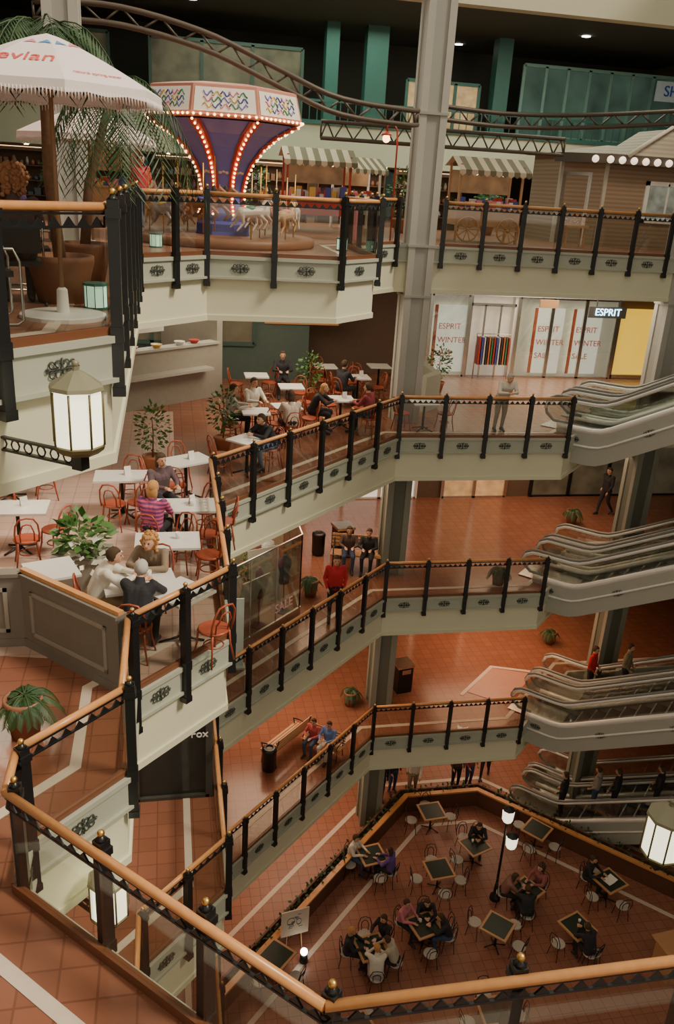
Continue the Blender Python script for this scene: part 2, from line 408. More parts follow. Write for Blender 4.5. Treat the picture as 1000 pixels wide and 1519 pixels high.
truss([(-2.4,19,22.2),(-.9,19,22.25),(.8,19,21.95),(2.2,19,21.45),(3.5,19,21.0),(5.2,20.0,20.95),(5.7,20.6,21.0)],'curved bronze steel truss arching above the carousel',.3)
truss([(6.6,22.4,21.3),(8.5,22.6,21.25),(10.5,22.6,21.35),(13,22.4,21.6),(16,22,21.95)],'long dark curved truss crossing beside the gray column',.3)
truss([(4.2,25,20.9),(6,25,20.9),(8.0,25,20.9),(9.8,24.9,20.9),(11.3,24.8,20.9)],'dark lattice truss above the market stalls',.42)
# ------------------------------------------------------------------ lanterns
t=Tm('wall_lantern')
t.add('lantern_glass',MB().lathe([(.185,.06),(.2,.1),(.2,.5),(.185,.54)],8,sm=False,ph=rad(22.5)).mesh('lantern_glass',lantern))
f=MB()
for i in range(8):
    a=rad(22.5+45*i);f.cone((.205*math.cos(a),.205*math.sin(a),.08),(.205*math.cos(a),.205*math.sin(a),.52),.010,.010,5)
f.lathe([(.15,.0),(.2,.04),(.21,.07),(.19,.08)],8,sm=False,ph=rad(22.5))
t.add('frame',f.mesh('frame',M('lantern_bronze',(.14,.12,.05),.4,.4)))
t.add('lantern_roof',MB().lathe([(.225,.53),(.215,.56),(.07,.66),(.03,.68),(.03,.71)],8,sm=False,ph=rad(22.5)).ell((0,0,.73),.03,8).mesh('lantern_roof',M('verdigris',(.26,.25,.16),.45,.2)))
b=MB().box(-.05,-.05,-.14,.05,.05,.02).box(-1.3,-.02,-.02,0,.02,.0).box(-1.3,-.02,-.13,0,.02,-.11)
for i in range(9): b.tube([(-1.25+i*.14+.045*math.cos(q*.785),0,-.065+.045*math.sin(q*.785)) for q in range(8)],.008,4,closed=True)
t.add('bracket',b.mesh('bracket',black))
lt=t
place(lt,(-.66,6.28,17.36),rad(-35),'lit octagonal lantern with bronze roof on black bracket','lantern','gallery lanterns',scale=.92)
place(lt,(-.66,6.70,12.3),rad(-45),'lit octagonal lantern with bronze roof on black bracket','lantern','gallery lanterns',scale=.95)
place(lt,(5.05,6.2,12.87),rad(180),'lit octagonal lantern with bronze roof on black bracket','lantern','gallery lanterns')
# ------------------------------------------------------------------ furniture templates
def bentwood():
    t=Tm('bentwood_chair')
    t.add('seat',MB().lathe([(.19,.43),(.205,.44),(.205,.46),(.19,.47)],16).mesh('seat',redwood))
    def leg(dx,dy):
        return MB().tube([(0,0,.44),(dx*.2,dy*.2,.25),(dx,dy,0)],[.017,.015,.012],6).mesh('leg',redwood)
    for sx in(-1,1):
        for sy in(-1,1): t.add('leg',leg(sx*.05,sy*.05),loc=(sx*.14,sy*.14,0))
    b=MB()
    def hoop(w,h,y): return [(-w,-.15,.45),(-w*1.05,-.18-y,.6),(-w*.95,-.22-y,h-.12),(-w*.6,-.235-y,h-.02),(0,-.24-y,h),(w*.6,-.235-y,h-.02),(w*.95,-.22-y,h-.12),(w*1.05,-.18-y,.6),(w,-.15,.45)]
    b.tube(hoop(.17,.88,0),.015,6);b.tube(hoop(.1,.78,0),.012,6)
    t.add('backrest',b.mesh('backrest',redwood))
    t.add('foot_ring',MB().tube([(.13*math.cos(i*.524),.13*math.sin(i*.524),.22) for i in range(12)],.01,5,closed=True).mesh('foot_ring',redwood))
    return t
bw=bentwood()
def wirechair():
    t=Tm('wire_cafe_chair');blk=black
    t.add('seat',MB().lathe([(.18,.44),(.19,.45),(.19,.465),(.17,.475)],16).mesh('seat',M('pale_seat_pad',(.50,.46,.40),.5)))
    for sx in(-1,1):
        for sy in(-1,1): t.add('leg',MB().tube([(0,0,.44),(sx*.05,sy*.05,0)],.011,5).mesh('leg',blk),loc=(sx*.12,sy*.12,0))
    b=MB()
    for w,h in((.17,.88),(.09,.76)):
        b.tube([(-w,-.14,.45),(-w*1.1,-.17,.65),(-w*.7,-.2,h-.03),(0,-.21,h),(w*.7,-.2,h-.03),(w*1.1,-.17,.65),(w,-.14,.45)],.012,5)
    t.add('backrest',b.mesh('backrest',blk));return t
wc=wirechair()
def table(w,d,topmat,name,edge=None):
    t=Tm(name);b=MB().box(-w/2,-d/2,.72,w/2,d/2,.755,0)
    if edge is not None:
        b=MB().box(-w/2,-d/2,.72,w/2,d/2,.755,1).box(-w/2+.065,-d/2+.065,.75,w/2-.065,d/2-.065,.76,0)
    t.add('tabletop',b.mesh('tabletop',[topmat,edge or topmat]))
    t.add('pedestal',MB().lathe([(.04,.03),(.035,.1),(.03,.7),(.12,.72)],10).mesh('pedestal',black))
    f=MB()
    for i in range(4):
        a=i*math.pi/2+.785;f.tube([(0,0,.1),(.15*math.cos(a),.15*math.sin(a),.05),(.3*math.cos(a),.3*math.sin(a),.012)],.018,5)
    t.add('foot',f.mesh('foot',black));return t
tb=table(.95,.62,offwhite,'cafe_table');tbs=table(.65,.65,offwhite,'cafe_table');ct=table(.78,.78,chess,'chessboard_table',tablewood)
def chair_at(t,tx,ty,z,ang,dist,lab,grp,jit=.12):
    x=tx+math.cos(ang)*dist;y=ty+math.sin(ang)*dist
    place(t,(x,y,z),ang+math.pi-math.pi/2+random.uniform(-jit,jit)*2,lab,'chair',grp)
zc=13.506
cafe=[(-.05,11.75,0,1,[70,10]),(-.42,10.4,10,1,[]),(.12,10.05,45,0,[-50]),(.25,13.2,0,1,[-60,60,0]),(.3,15.6,30,1,[250,100,190]),(-.85,14.7,0,1,[-100,-60,80]),
 (-2.4,13.2,0,1,[-20,200,-70]),(-1.6,10.85,20,0,[]),(-2.9,15.6,0,1,[0,-90])]
for x,y,r,big,cs in cafe:
    place(tb if big else tbs,(x,y,zc),rad(r),'ivory-topped cafe table on black pedestal','table','cafe tables')
    for a in cs: chair_at(bw,x,y,zc,rad(a),.62,'red-brown bentwood cafe chair','bentwood cafe chairs')
for x,y,r,cs in [(6.45,20.35,0,[0,180]),(2.8,19.8,10,[0,120,240]),(4.3,20.6,0,[20,110]),(5.3,23.2,0,[0,90,180]),(2.0,19.3,0,[200]),(4.6,24.6,0,[0,100,250]),(1.6,17.0,45,[30,190]),(3.2,21.9,0,[60,300]),(2.4,23.2,0,[45,160]),(6.3,24.8,0,[10,200])]:
    place(tbs,(x,y,13.5),rad(r),'ivory-topped cafe table on black pedestal','table','cafe tables')
    for a in cs: chair_at(bw,x,y,13.5,rad(a),.58,'red-brown bentwood cafe chair','bentwood cafe chairs')
card=Tm('menu_card',MB().add([(-.06,-.04,0),(.06,-.04,0),(.06,0,.16),(-.06,0,.16),(-.06,.04,0),(.06,.04,0)],[(0,1,2,3),(3,2,5,4),(0,4,5,1)]).mesh('menu_card',white))
for x,y in((.25,13.2),(.3,15.6),(-.85,14.7),(-2.4,13.2),(2.8,19.8),(4.3,20.6),(5.3,23.2)): place(card,(x+.1,y+.05,14.262),random.random(),'folded white menu card standing on cafe table','menu','menu cards')
court=[(8.1,20.6,5,[0,90,180]),(11.2,19.4,40,[-50,230,120]),(7.6,18.2,5,[90,180,-20,270]),(9.0,19.0,20,[100,200]),(9.9,17.1,30,[]),(8.6,16.0,45,[135,20,315]),(6.6,16.3,15,[270,10]),(10.8,15.7,20,[200,290]),
 (12.5,17.1,20,[200,280,100]),(2.5,15.9,45,[-45,225]),(5.0,15.8,10,[90]),(5.75,19.0,10,[180,280]),(7.6,13.6,0,[90,0,180]),(4.2,13.6,20,[60,150])]
for x,y,r,cs in court:
    place(ct,(x,y,0),rad(r),'square games table with dark green top and wood edge','table','court games tables')
    for a in cs: chair_at(wc,x,y,0,rad(a),.66,'black wire cafe chair with pale round seat','court wire chairs')
# ------------------------------------------------------------------ people
def limbs(pose):
    S=[]
    def c(a,b,r0,r1,t): S.append((Vector(a),Vector(b),r0,r1,t))
    if pose=='sit':
        pel=(0,0,.56);ch=(0,.05,.88);nk=(0,.07,1.05);hd=Vector((0,.11,1.21))
        hip=lambda s:(s*.09,.02,.54);kn=lambda s:(s*.13,.45,.52);an=lambda s:(s*.12,.42,.09);to=lambda s:(s*.13,.57,.035)
        sh=lambda s:(s*.185,.06,.99);el=lambda s:(s*.25,.2,.79);wr=lambda s:(s*.12,.43,.81);hdir=lambda s:Vector((-s*.3,1,-.1))
    elif pose=='sit_lean':
        pel=(0,0,.56);ch=(0,.14,.86);nk=(0,.22,1.0);hd=Vector((0,.29,1.13))
        hip=lambda s:(s*.09,.02,.54);kn=lambda s:(s*.15,.44,.52);an=lambda s:(s*.14,.34,.09);to=lambda s:(s*.15,.49,.035)
        sh=lambda s:(s*.185,.19,.95);el=lambda s:(s*.26,.38,.8);wr=lambda s:(s*.07,.52,.84);hdir=lambda s:Vector((-s*.6,.8,.1))
    elif pose=='lean':
        pel=(0,-.12,.94);ch=(0,.08,1.25);nk=(0,.16,1.37);hd=Vector((0,.24,1.5))
        hip=lambda s:(s*.09,-.12,.9);kn=lambda s:(s*.1,-.1,.5);an=lambda s:(s*.1,-.18,.09);to=lambda s:(s*.12,-.03,.035)
        sh=lambda s:(s*.185,.12,1.33);el=lambda s:(s*.24,.22,1.12);wr=lambda s:(s*.08,.4,1.15);hdir=lambda s:Vector((-s*.7,.6,0))
    elif pose=='walk':
        pel=(0,0,.93);ch=(0,.02,1.28);nk=(0,.02,1.46);hd=Vector((0,.05,1.62))
        hip=lambda s:(s*.09,0,.9);kn=lambda s:(s*.1,.14 if s>0 else -.02,.5);an=lambda s:(s*.1,.22 if s>0 else -.3,.09 if s>0 else .14);to=lambda s:(s*.11,.36 if s>0 else -.17,.04)
        sh=lambda s:(s*.185,.01,1.41);el=lambda s:(s*.24,-.1 if s>0 else .06,1.13);wr=lambda s:(s*.23,.0 if s>0 else .24,.93);hdir=lambda s:Vector((0,.4,-1))
    else:
        pel=(0,0,.93);ch=(0,0,1.28);nk=(0,0,1.46);hd=Vector((0,.03,1.62))
        hip=lambda s:(s*.09,0,.9);kn=lambda s:(s*.1,.02,.5);an=lambda s:(s*.1,-.02,.09);to=lambda s:(s*.12,.13,.035)
        sh=lambda s:(s*.185,0,1.41);el=lambda s:(s*.25,-.03,1.13);wr=lambda s:(s*.2,.14,.95);hdir=lambda s:Vector((-s*.3,.8,-.7))
    for s in(-1,1):
        c((s*.06,pel[1],pel[2]),(s*.075,ch[1],ch[2]),.115,.12,1);c((s*.075,ch[1],ch[2]),sh(s),.115,.07,1)
        c(sh(s),el(s),.062,.048,1);c(el(s),wr(s),.046,.032,1)
        c(hip(s),kn(s),.1,.066,2);c(kn(s),an(s),.062,.042,2);c(an(s),to(s),.048,.036,3)
        c(an(s),Vector(an(s))+Vector((0,-.04,-.045)),.046,.04,3)
        c(Vector(pel)+Vector((s*.05,0,.02)),hip(s),.12,.11,2)
        w=Vector(wr(s));d=hdir(s).normalized();side=d.cross(Vector((0,0,1)));side=(side if side.length>.2 else Vector((0,1,0))).normalized()
        if pose in('walk','stand'): side=Vector((0,1,0))-d*d.y;side.normalize()
        pe=w+d*.08;c(w,pe,.026,.033,0)
        for k in range(4):
            b0=pe+side*(k-1.5)*.021;ln=(.062,.072,.068,.052)[k];dn=Vector((0,0,-.25)) if abs(d.z)<.5 else Vector((-s*.3,0,0))
            m1=b0+d*ln*.5;c(b0,m1,.0095,.009,0);c(m1,m1+(d+dn).normalized()*ln*.5,.009,.008,0)
        tb0=w+d*.025-side*s*.02;c(tb0,tb0+(d*.6-side*s*.8).normalized()*.06,.012,.009,0)
    c(pel,ch,.11,.12,1);c(nk,hd-Vector((0,.01,.05)),.055,.05,0);c(ch,nk,.1,.065,1)
    return S,hd
POSE={}
def make_body(pose):
    S,hd=limbs(pose);b=MB()
    for a,c_,r0,r1,t in S:
        b.cone(a,c_,r0,r1,12);b.ell(a,r0,12);b.ell(c_,r1,12)
    b.ell(hd,(.077,.095,.112),14);b.ell(hd+Vector((0,.045,-.06)),(.05,.05,.045),10)
    b.cone(hd+Vector((0,.085,.01)),hd+Vector((0,.112,-.025)),.008,.015,8);b.ell(hd+Vector((0,.108,-.028)),.014,8)
    for s in(-1,1): b.ell(hd+Vector((s*.078,0,-.01)),(.012,.02,.03),8)
    me=b.mesh('raw',[skin]);o=bpy.data.objects.new('raw',me);COL.objects.link(o)
    md=o.modifiers.new('r','REMESH');md.mode='VOXEL';md.voxel_size=.0095;md.use_smooth_shade=True
    sm=o.modifiers.new('s','SMOOTH');sm.iterations=2;sm.factor=.5
    bpy.context.view_layer.update();dg=bpy.context.evaluated_depsgraph_get()
    out=bpy.data.meshes.new_from_object(o.evaluated_get(dg));bpy.data.objects.remove(o);out.name='person'
    n=len(out.polygons);C=np.zeros(n*3);out.polygons.foreach_get('center',C);C=C.reshape(-1,3)
    best=np.full(n,9.);tag=np.zeros(n,int)
    for a,c_,r0,r1,t in S:
        a=np.array(a);d=np.array(c_)-a;L=max(1e-6,d.dot(d));u=np.clip((C-a)@d/L,0,1)
        D=np.linalg.norm(C-a-u[:,None]*d,axis=1)-(r0+(r1-r0)*u)
        k=D<best;best[k]=D[k];tag[k]=t
    h=np.array(hd);Dh=np.linalg.norm((C-h)/np.array([.077,.1,.115]),axis=1)-1;k=(Dh*.09<best+.02)&(C[:,2]>h[2]-.12);tag[k]=0
    for s in(-1,1):
        k=np.linalg.norm(C-(h+np.array([s*.032,.088,.008])),axis=1)<.014;tag[k]=4
    k=(np.abs(C[:,0]-h[0])<.026)&(np.abs(C[:,2]-(h[2]-.062))<.007)&(C[:,1]>h[1]+.05);tag[k]=5
    out.materials.clear()
    for m in(skin,M('shirt0',(.5,.5,.5),.9),M('trousers0',(.1,.1,.12),.9),M('shoes0',(.04,.03,.03),.5),eyem,M('lips',(.45,.14,.12),.5)): out.materials.append(m)
    out.polygons.foreach_set('material_index',tag.tolist());out.polygons.foreach_set('use_smooth',[True]*n);out.update()
    return out,hd
def hairmesh(kind):
    b=MB();b.ell((0,-.012,.02),(.09,.104,.108),20)
    if kind=='long': b.ell((0,-.055,-.06),(.092,.06,.13),16)
    if kind=='curly':
        b.ell((0,-.02,.015),(.112,.112,.122),22)
        for i in range(70):
            a=random.uniform(0,6.28);e=random.uniform(-1.0,1.5);r=.118
            x=r*math.cos(a)*math.cos(e);y=-.03+r*math.sin(a)*math.cos(e);z=.01+r*1.1*math.sin(e)
            if y>.03 and z<.07: continue
            b.ell((x,y,z),random.uniform(.018,.032),6)
        for i in range(24): b.ell((random.uniform(-.11,.11),random.uniform(-.1,-.04),random.uniform(-.15,-.05)),random.uniform(.02,.032),6)
    vs=[]
    for v in b.v:
        v=Vector(v);j=.004
        v+=Vector((random.uniform(-j,j),random.uniform(-j,j),random.uniform(-j,j)))
        if v.y>.02 and v.z<.06:
            v.y=.02-(.06-v.z)*.15
        vs.append(tuple(v))
    b.v=vs;return b.mesh('hair',[M('hair0',(.05,.03,.02),.8)])
HAIR={k:hairmesh(k) for k in('short','long','curly')}
for k in('sit','sit_lean','lean','walk','stand'): POSE[k]=make_body(k)
_pt={}
def person(pose,x,y,z,face,top,legs,hair,hk,label,scale=1):
    me,hd=POSE[pose];key=(pose,hk)
    if key not in _pt:
        t=Tm('person',me);t.add('hair',HAIR[hk],loc=hd);_pt[key]=t
    def cm(pfx,c,r=.85): return c if not isinstance(c,tuple) else M(pfx+'_%d_%d_%d'%tuple(int(q*99) for q in c),c,r)
    place(_pt[key],(x,y,z),rad(face-90),label,'person',mats={'root':[None,cm('cloth',top),cm('cloth',legs)],'hair':[cm('hair',hair)]},scale=scale)
WH=(.74,.70,.60);BK=(.025,.025,.03);GY=(.5,.48,.44);BR=(.07,.04,.02);BL=(.55,.28,.10);DN=(.05,.08,.16);RD=(.5,.02,.03);TN=(.35,.25,.15)
strip=stripe_mat('pink_stripe_knit',(.62,.10,.22),(.16,.05,.16),5,'Z')
P3=13.506
person('sit_lean',-1.02,10.38,P3,5,WH,TN,BR,'short','man in cream shirt sitting at cafe table')
person('sit_lean',-.45,9.72,P3,75,BK,BK,GY,'short','gray-haired man in dark jacket sitting at cafe table')
person('sit_lean',-.2,11.1,P3,250,(.25,.19,.13),BK,BL,'curly','blonde woman in brown jacket leaning over cafe table')
person('sit',-.3,12.7,P3,70,strip,BK,BL,'long','woman in pink striped sweater seated with back turned')
person('sit',-.2,14.3,P3,-60,(.12,.08,.09),BK,BR,'long','woman in dark print blouse sitting at cafe table')
for x,y,a in((-1.02,10.38,5),(-.45,9.72,75),(-.2,11.1,250),(-.3,12.7,70),(-.2,14.3,-60)):
    place(bw,(x,y,P3),rad(a-90),'red-brown bentwood cafe chair, occupied','chair','bentwood cafe chairs')
far=[('sit',2.0,20.4,-60,WH,TN,BR,'short','man in white shirt sitting at cafe table'),('sit',3.2,23.9,-90,BK,BK,BR,'short','person in black sitting at cafe table'),
('sit_lean',3.5,20.2,-20,BK,BK,BL,'long','woman in black leaning over cafe table'),('sit',4.9,19.85,140,(.25,.04,.05),BK,BR,'short','person in dark red jacket sitting at cafe table'),
('sit_lean',2.15,17.35,210,BK,DN,BR,'short','man in dark coat sitting at cafe table'),('sit',4.7,22.6,40,BK,BK,BR,'short','person in black sitting at cafe table'),('sit',1.4,19.6,0,GY,BK,BR,'short','person in gray shirt sitting at cafe table'),('sit',2.8,18.95,100,(.6,.5,.4),BK,BR,'long','woman in beige top sitting at cafe table')]
for q in far:
    person(q[0],q[1],q[2],13.5,q[3],q[4],q[5],q[6],q[7],q[8])
    place(bw,(q[1],q[2],13.5),rad(q[3]-90),'red-brown bentwood cafe chair, occupied','chair','bentwood cafe chairs')
person('lean',8.5,20.12,13.506,-90,WH,(.3,.27,.2),GY,'short','man in white shirt and khaki trousers leaning on rail')
person('stand',4.0,18.5,9,-95,RD,BK,BR,'short','man in red jacket and dark trousers standing at rail',1.06)
person('sit',5.55,21.45,9,-110,BK,BK,BR,'short','person in black sitting on bench');person('sit',5.0,21.65,9,-100,(.1,.06,.05),DN,BR,'long','woman in brown coat sitting on bench')
person('sit',4.22,18.94,4.5,-130,(.15,.25,.55),WH,BR,'short','child in blue jacket sitting on bench',.9);person('sit',3.84,19.2,4.5,-130,(.5,.1,.1),DN,BR,'short','child in red top sitting on bench',.85)
for x,y,z,f,t,l,h,lab in[(6.75,22.1,0,-90,BK,BK,BR,'person in black coat standing'),(7.3,22.5,0,-70,BK,DN,BR,'person in dark coat standing'),(7.95,22.3,0,-110,WH,TN,BL,'person in white top walking'),
 (9.55,22.45,0,-90,(.1,.05,.05),BK,BR,'person in dark jacket standing'),(10.05,22.5,0,-70,(.35,.05,.05),DN,BR,'person in maroon jacket standing'),(10.8,22.9,0,-120,BK,BK,BR,'person in black walking'),
 (15.0,25.4,9,200,BK,BK,BR,'person in black walking past shops'),(15.7,25.2,9,180,GY,BK,BR,'person in gray coat walking past shops'),
 (-.6,22.6,18,-60,(.5,.05,.05),DN,BR,'person in red top walking near carousel'),(7.4,25.2,18,-100,(.5,.3,.2),DN,BR,'person standing at market stall')]:
    person('walk' if 'walk' in lab else 'stand',x,y,z,f,t,l,h,'short',lab)
for x,y,f,t,l,h,hk,lab in[(5.2,19.3,-40,WH,DN,BR,'short','man in white shirt sitting at games table'),(6.25,18.55,140,(.15,.08,.3),BK,BR,'long','woman in violet sweater sitting at games table'),(9.3,19.6,-110,BK,BK,BR,'short','man in black sitting at games table'),
 (9.3,17.35,-20,(.25,.12,.1),BK,BR,'long','woman in maroon sitting at games table'),(10.5,17.45,200,(.3,.1,.1),BK,BR,'curly','woman in red sweater sitting at games table'),(9.7,16.5,80,BK,BK,BR,'short','person in black sitting at games table'),
 (6.1,16.75,-50,(.6,.2,.25),BK,BR,'short','person in striped shirt sitting at games table'),(6.8,16.95,-100,BK,BK,BR,'short','person in black sitting at games table'),(7.25,16.1,170,BK,DN,BR,'long','woman in black sitting at games table'),
 (4.4,16.0,-20,BK,BK,BL,'long','woman in black sitting at games table'),(5.0,15.15,80,WH,GY,BL,'short','man in white shirt sitting at games table'),(5.6,15.5,150,(.5,.45,.35),BK,BR,'short','man in beige shirt sitting at games table'),(5.5,16.3,210,BK,BK,BR,'short','man in black sitting at games table'),
 (12.05,17.6,-50,BK,BK,BR,'short','man in black reading at games table'),(10.9,15.05,100,BK,BK,BR,'short','person in black sitting at games table')]:
    person('sit_lean' if random.random()<.5 else 'sit',x,y,0,f,t,l,h,hk,lab);place(wc,(x,y,0),rad(f-90),'black wire cafe chair, occupied','chair','court wire chairs')
o=obj('newspaper',MB().box(-.18,-.14,0,.0,.14,.01).add([(0,-.14,0),(.18,-.14,.05),(.18,.14,.05),(0,.14,0)],[(0,1,2,3)]).mesh('newspaper',white),None,(12.5,17.1,.765),(0,0,.4));o['label']='open white newspaper lying on games table';o['category']='newspaper'
cup=Tm('paper_cup',MB().lathe([(.028,0),(.04,.1),(.036,.1),(.03,.02)],10).mesh('paper_cup',white))
for x,y,z in((5.1,15.9,.76),(4.85,15.65,.76),(6.5,16.4,.76),(9.8,17.2,.76),(10.9,15.8,.76),(8.95,19.1,.76),(-.3,10.5,14.262),(-.55,10.3,14.262),(.35,13.15,14.262),(.1,11.8,14.262)): place(cup,(x,y,z),0,'small white paper cup on table','cup','drink cups')
# ------------------------------------------------------------------ escalators
def escalator():
    t=Tm('escalator');W=1.1;run=4.5/math.tan(rad(30));a=1.2;e=1.3
    def zc_(x): return 0 if x<a else(4.5 if x>a+run else (x-a)*math.tan(rad(30)))
    xs=[-.0,.5,a-.25,a,a+.25]+[a+run*i/8 for i in range(1,8)]+[a+run-.25,a+run,a+run+.25,a+run+e]
    def zs(x):
        z=zc_(x)
        for c0,sg in((a,1),(a+run,-1)):
            if abs(x-c0)<.3: z=z+sg*.3*.577*.25*(1-abs(x-c0)/.3)
        return z
    for s in(-1,1):
        y=s*W/2
        b=MB();vs=[];
        for x in xs: vs+=[(x,y-.02,zs(x)-.78),(x,y+.02,zs(x)-.78),(x,y+.02,zs(x)+.12),(x,y-.02,zs(x)+.12)]
        fs=[]
        for i in range(len(xs)-1):
            for k in range(4): fs.append((i*4+k,i*4+(k+1)%4,(i+1)*4+(k+1)%4,(i+1)*4+k))
        fs+=[(0,3,2,1),tuple((len(xs)-1)*4+k for k in range(4))]
        b.add([(v[0],v[1]+s*.09,v[2]) for v in vs],fs);t.add('side_cladding',b.mesh('side_cladding',escgray))
        d=MB();d.tube([(x,y+s*.05,zs(x)+.14) for x in xs],.085,6);d.tube([(x,y+s*.12,zs(x)-.28) for x in xs],.035,6);t.add('skirt_deck',d.mesh('skirt_deck',silver))
        g=MB();vs=[]
        for x in xs: vs+=[(x,y-.012,zs(x)+.15),(x,y+.012,zs(x)+.15),(x,y+.012,zs(x)+.86),(x,y-.012,zs(x)+.86)]
        g.add(vs,fs);t.add('balustrade_glass',g.mesh('balustrade_glass',shopglass))
        hp=[(.25,y,.22),(-.15,y,.24),(-.36,y,.4),(-.42,y,.6),(-.34,y,.8),(-.15,y,.9)]+[(x,y,zs(x)+.92) for x in xs]+[(a+run+e+.3,y,5.3),(a+run+e+.35,y,5.0),(a+run+e+.1,y,4.75)]
        t.add('handrail',MB().tube(hp,.042,8).mesh('handrail',M('handrail_rubber',(.22,.22,.20),.22)))
        t.add('handrail_guide',MB().tube([(q[0],q[1],q[2]-.075) for q in hp[3:-2]],.055,6).mesh('handrail_guide',silver))
        n0=MB();n0.add([(.0,y-.012,.15),(-.3,y-.012,.35),(-.36,y-.012,.6),(-.28,y-.012,.78),(0,y-.012,.86),(.0,y+.012,.15),(-.3,y+.012,.35),(-.36,y+.012,.6),(-.28,y+.012,.78),(0,y+.012,.86)],[(4,3,2,1,0),(5,6,7,8,9),(0,1,6,5),(1,2,7,6),(2,3,8,7),(3,4,9,8)])
        t.add('newel_panel',n0.mesh('newel_panel',shopglass))
    t.add('soffit_panel',MB().add([(x,yy,zs(x)-.78) for x in xs for yy in(-.62,.62)],[(2*i,2*i+1,2*i+3,2*i+2) for i in range(len(xs)-1)]).mesh('soffit_panel',cream))
    sm=MB().box(0,-.48,-.22,.4,.48,0).box(0,-.48,0,.04,.48,.006,1).mesh('step',[rubber,steel])
    k=int(run/.4)
    for i in range(k+1): t.add('step',sm,loc=(a+i*.4-.1,0,.231*(i)+.02))
    t.add('comb_plate',MB().box(-.5,-.5,0,a-.1,.5,.02).mesh('comb_plate',steel))
    for i in range(3): t.add('scroll_ornament',scrollmesh,loc=(.5+i*1.9,-W/2-.13,(-.12,.42,1.52)[i]-.0),rot=(0,(0,-rad(30),-rad(30))[i],0))
    return t
es=escalator();E=Vector((1,-1)).normalized();N=Vector((1,1)).normalized()
def sbase(n): 
    b=Vector((10.65,20.8))+(N*1.35+E*.3 if n==0 else N*0)
    if n==1: b=b+E*.3
    return b,b+N*1.5
def escpos(n,s,which=1):
    b=sbase(n)[which]+E*s;return b.x,b.y,max(0,(s-1.2)*.577)
for n in(0,1,2,3):
    for q in sbase(n): place(es,(q.x,q.y,LV[n]+.014),rad(-45),'escalator with glass sides and silver decks between floors','escalator','atrium escalators')
for n,s,w,t,l,lab in[(1,1.3,1,RD,BK,'person in red jacket riding escalator'),(1,2.3,1,(.25,.2,.12),BK,'person in brown jacket riding escalator'),(2,3.2,1,(.1,.2,.45),BK,'person in blue jacket riding escalator'),(0,1.2,0,BK,BK,'person in black riding escalator'),(0,2.2,0,(.35,.3,.25),DN,'person in tan coat riding escalator'),(0,2.8,0,BK,BK,'person in black riding escalator'),(0,4.0,0,BK,BK,'person in black riding escalator')]:
    x,y,z=escpos(n,s,w);person('stand',x,y,LV[n]+(math.ceil(z/.231)*.231+.036 if z>0 else .036),-45 if n else 135,t,l,BR,'short',lab)
# ------------------------------------------------------------------ plants
def leafcloud(n,cx,cy,cz,rx,ry,rz,ls=.09,m=0,b=None,hang=0):
    b=b or MB()
    for i in range(n):
        while 1:
            q=Vector((random.uniform(-1,1),random.uniform(-1,1),random.uniform(-1,1)))
            if .25<q.length<1: break
        c=Vector((cx+q.x*rx,cy+q.y*ry,cz+q.z*rz));d=Vector((q.x,q.y,q.z*.5-hang+random.uniform(-.3,.3))).normalized();sd=d.cross(Vector((random.uniform(-1,1),random.uniform(-1,1),1))).normalized()
        l=ls*random.uniform(.7,1.3);w=l*.32
        b.add([c,c+d*l*.5+sd*w,c+d*l,c+d*l*.5-sd*w],[(0,1,2,3)],m)
    return b
def potted(h,r,name='potted_ficus',ls=.1,n=260,lm=leaf):
    t=Tm(name)
    t.add('pot',MB().lathe([(.13,0),(.2,.28),(.22,.3),(.22,.34),(.19,.34),(.18,.3)],16).mesh('pot',terpot))
    t.add('trunk',MB().tube([(0,0,.3),(.02,.01,.5),(-.01,.02,h*.6),(0,0,h*.85)],[.02,.018,.015,.008],6).mesh('trunk',bark))
    b=leafcloud(n,0,0,h*.7,r,r,h*.38,ls)
    t.add('foliage',b.mesh('foliage',lm));return t
fic=potted(1.35,.34)
def frond(b,base,ang,L,up,m=0,nl=18,lw=.02,ll=.28,dr=.55):
    base=Vector(base);d=Vector((math.cos(ang),math.sin(ang),0));pts=[]
    for i in range(9):
        t=i/8;pts.append(base+d*L*t*(1-.15*t)+Vector((0,0,up*t-(up+L*dr)*t*t)))
    b.tube(pts,[.012*(1-.8*i/8) for i in range(9)],4,m)
    for i in range(nl):
        t=.15+.85*i/nl;k=min(int(t*8),7);p_=pts[k].lerp(pts[k+1],t*8-k);tg=(pts[k+1]-pts[k]).normalized()
        for s in(-1,1):
            sd=tg.cross(Vector((0,0,1))).normalized()*s;dd=(sd*.75+tg*.55+Vector((0,0,-.45))).normalized();l=ll*(1.1-.6*abs(t-.4))
            b.add([p_,p_+dd*l*.4+tg*lw,p_+dd*l,p_+dd*l*.4-tg*lw],[(0,1,2,3)],m)
def palm(h,L,nf,name='potted_palm',ll=.28,pr=.3,lean=0,dr=.55,lm=None):
    t=Tm(name)
    t.add('pot',MB().lathe([(pr*.75,0),(pr*.97,.32),(pr*1.05,.42),(pr*1.05,.48),(pr*.9,.48),(pr*.88,.42)],20).mesh('pot',M('brown_planter',(.26,.11,.06),.5)))
    t.add('trunk',MB().tube([(0,0,.42),(-.05+lean*.3,.0,h*.5),(lean,.02,h)],[.065,.055,.045],8).mesh('trunk',bark))
    b=MB()
    for i in range(nf): frond(b,(lean,.02,h),i*2.4+random.random()*.4,L*random.uniform(.75,1.1),random.uniform(.2,1.0)*L*.7,ll=ll,lw=.015 if h>1.5 else .013,dr=dr,nl=22)
    t.add('fronds',b.mesh('fronds',leafd));return t
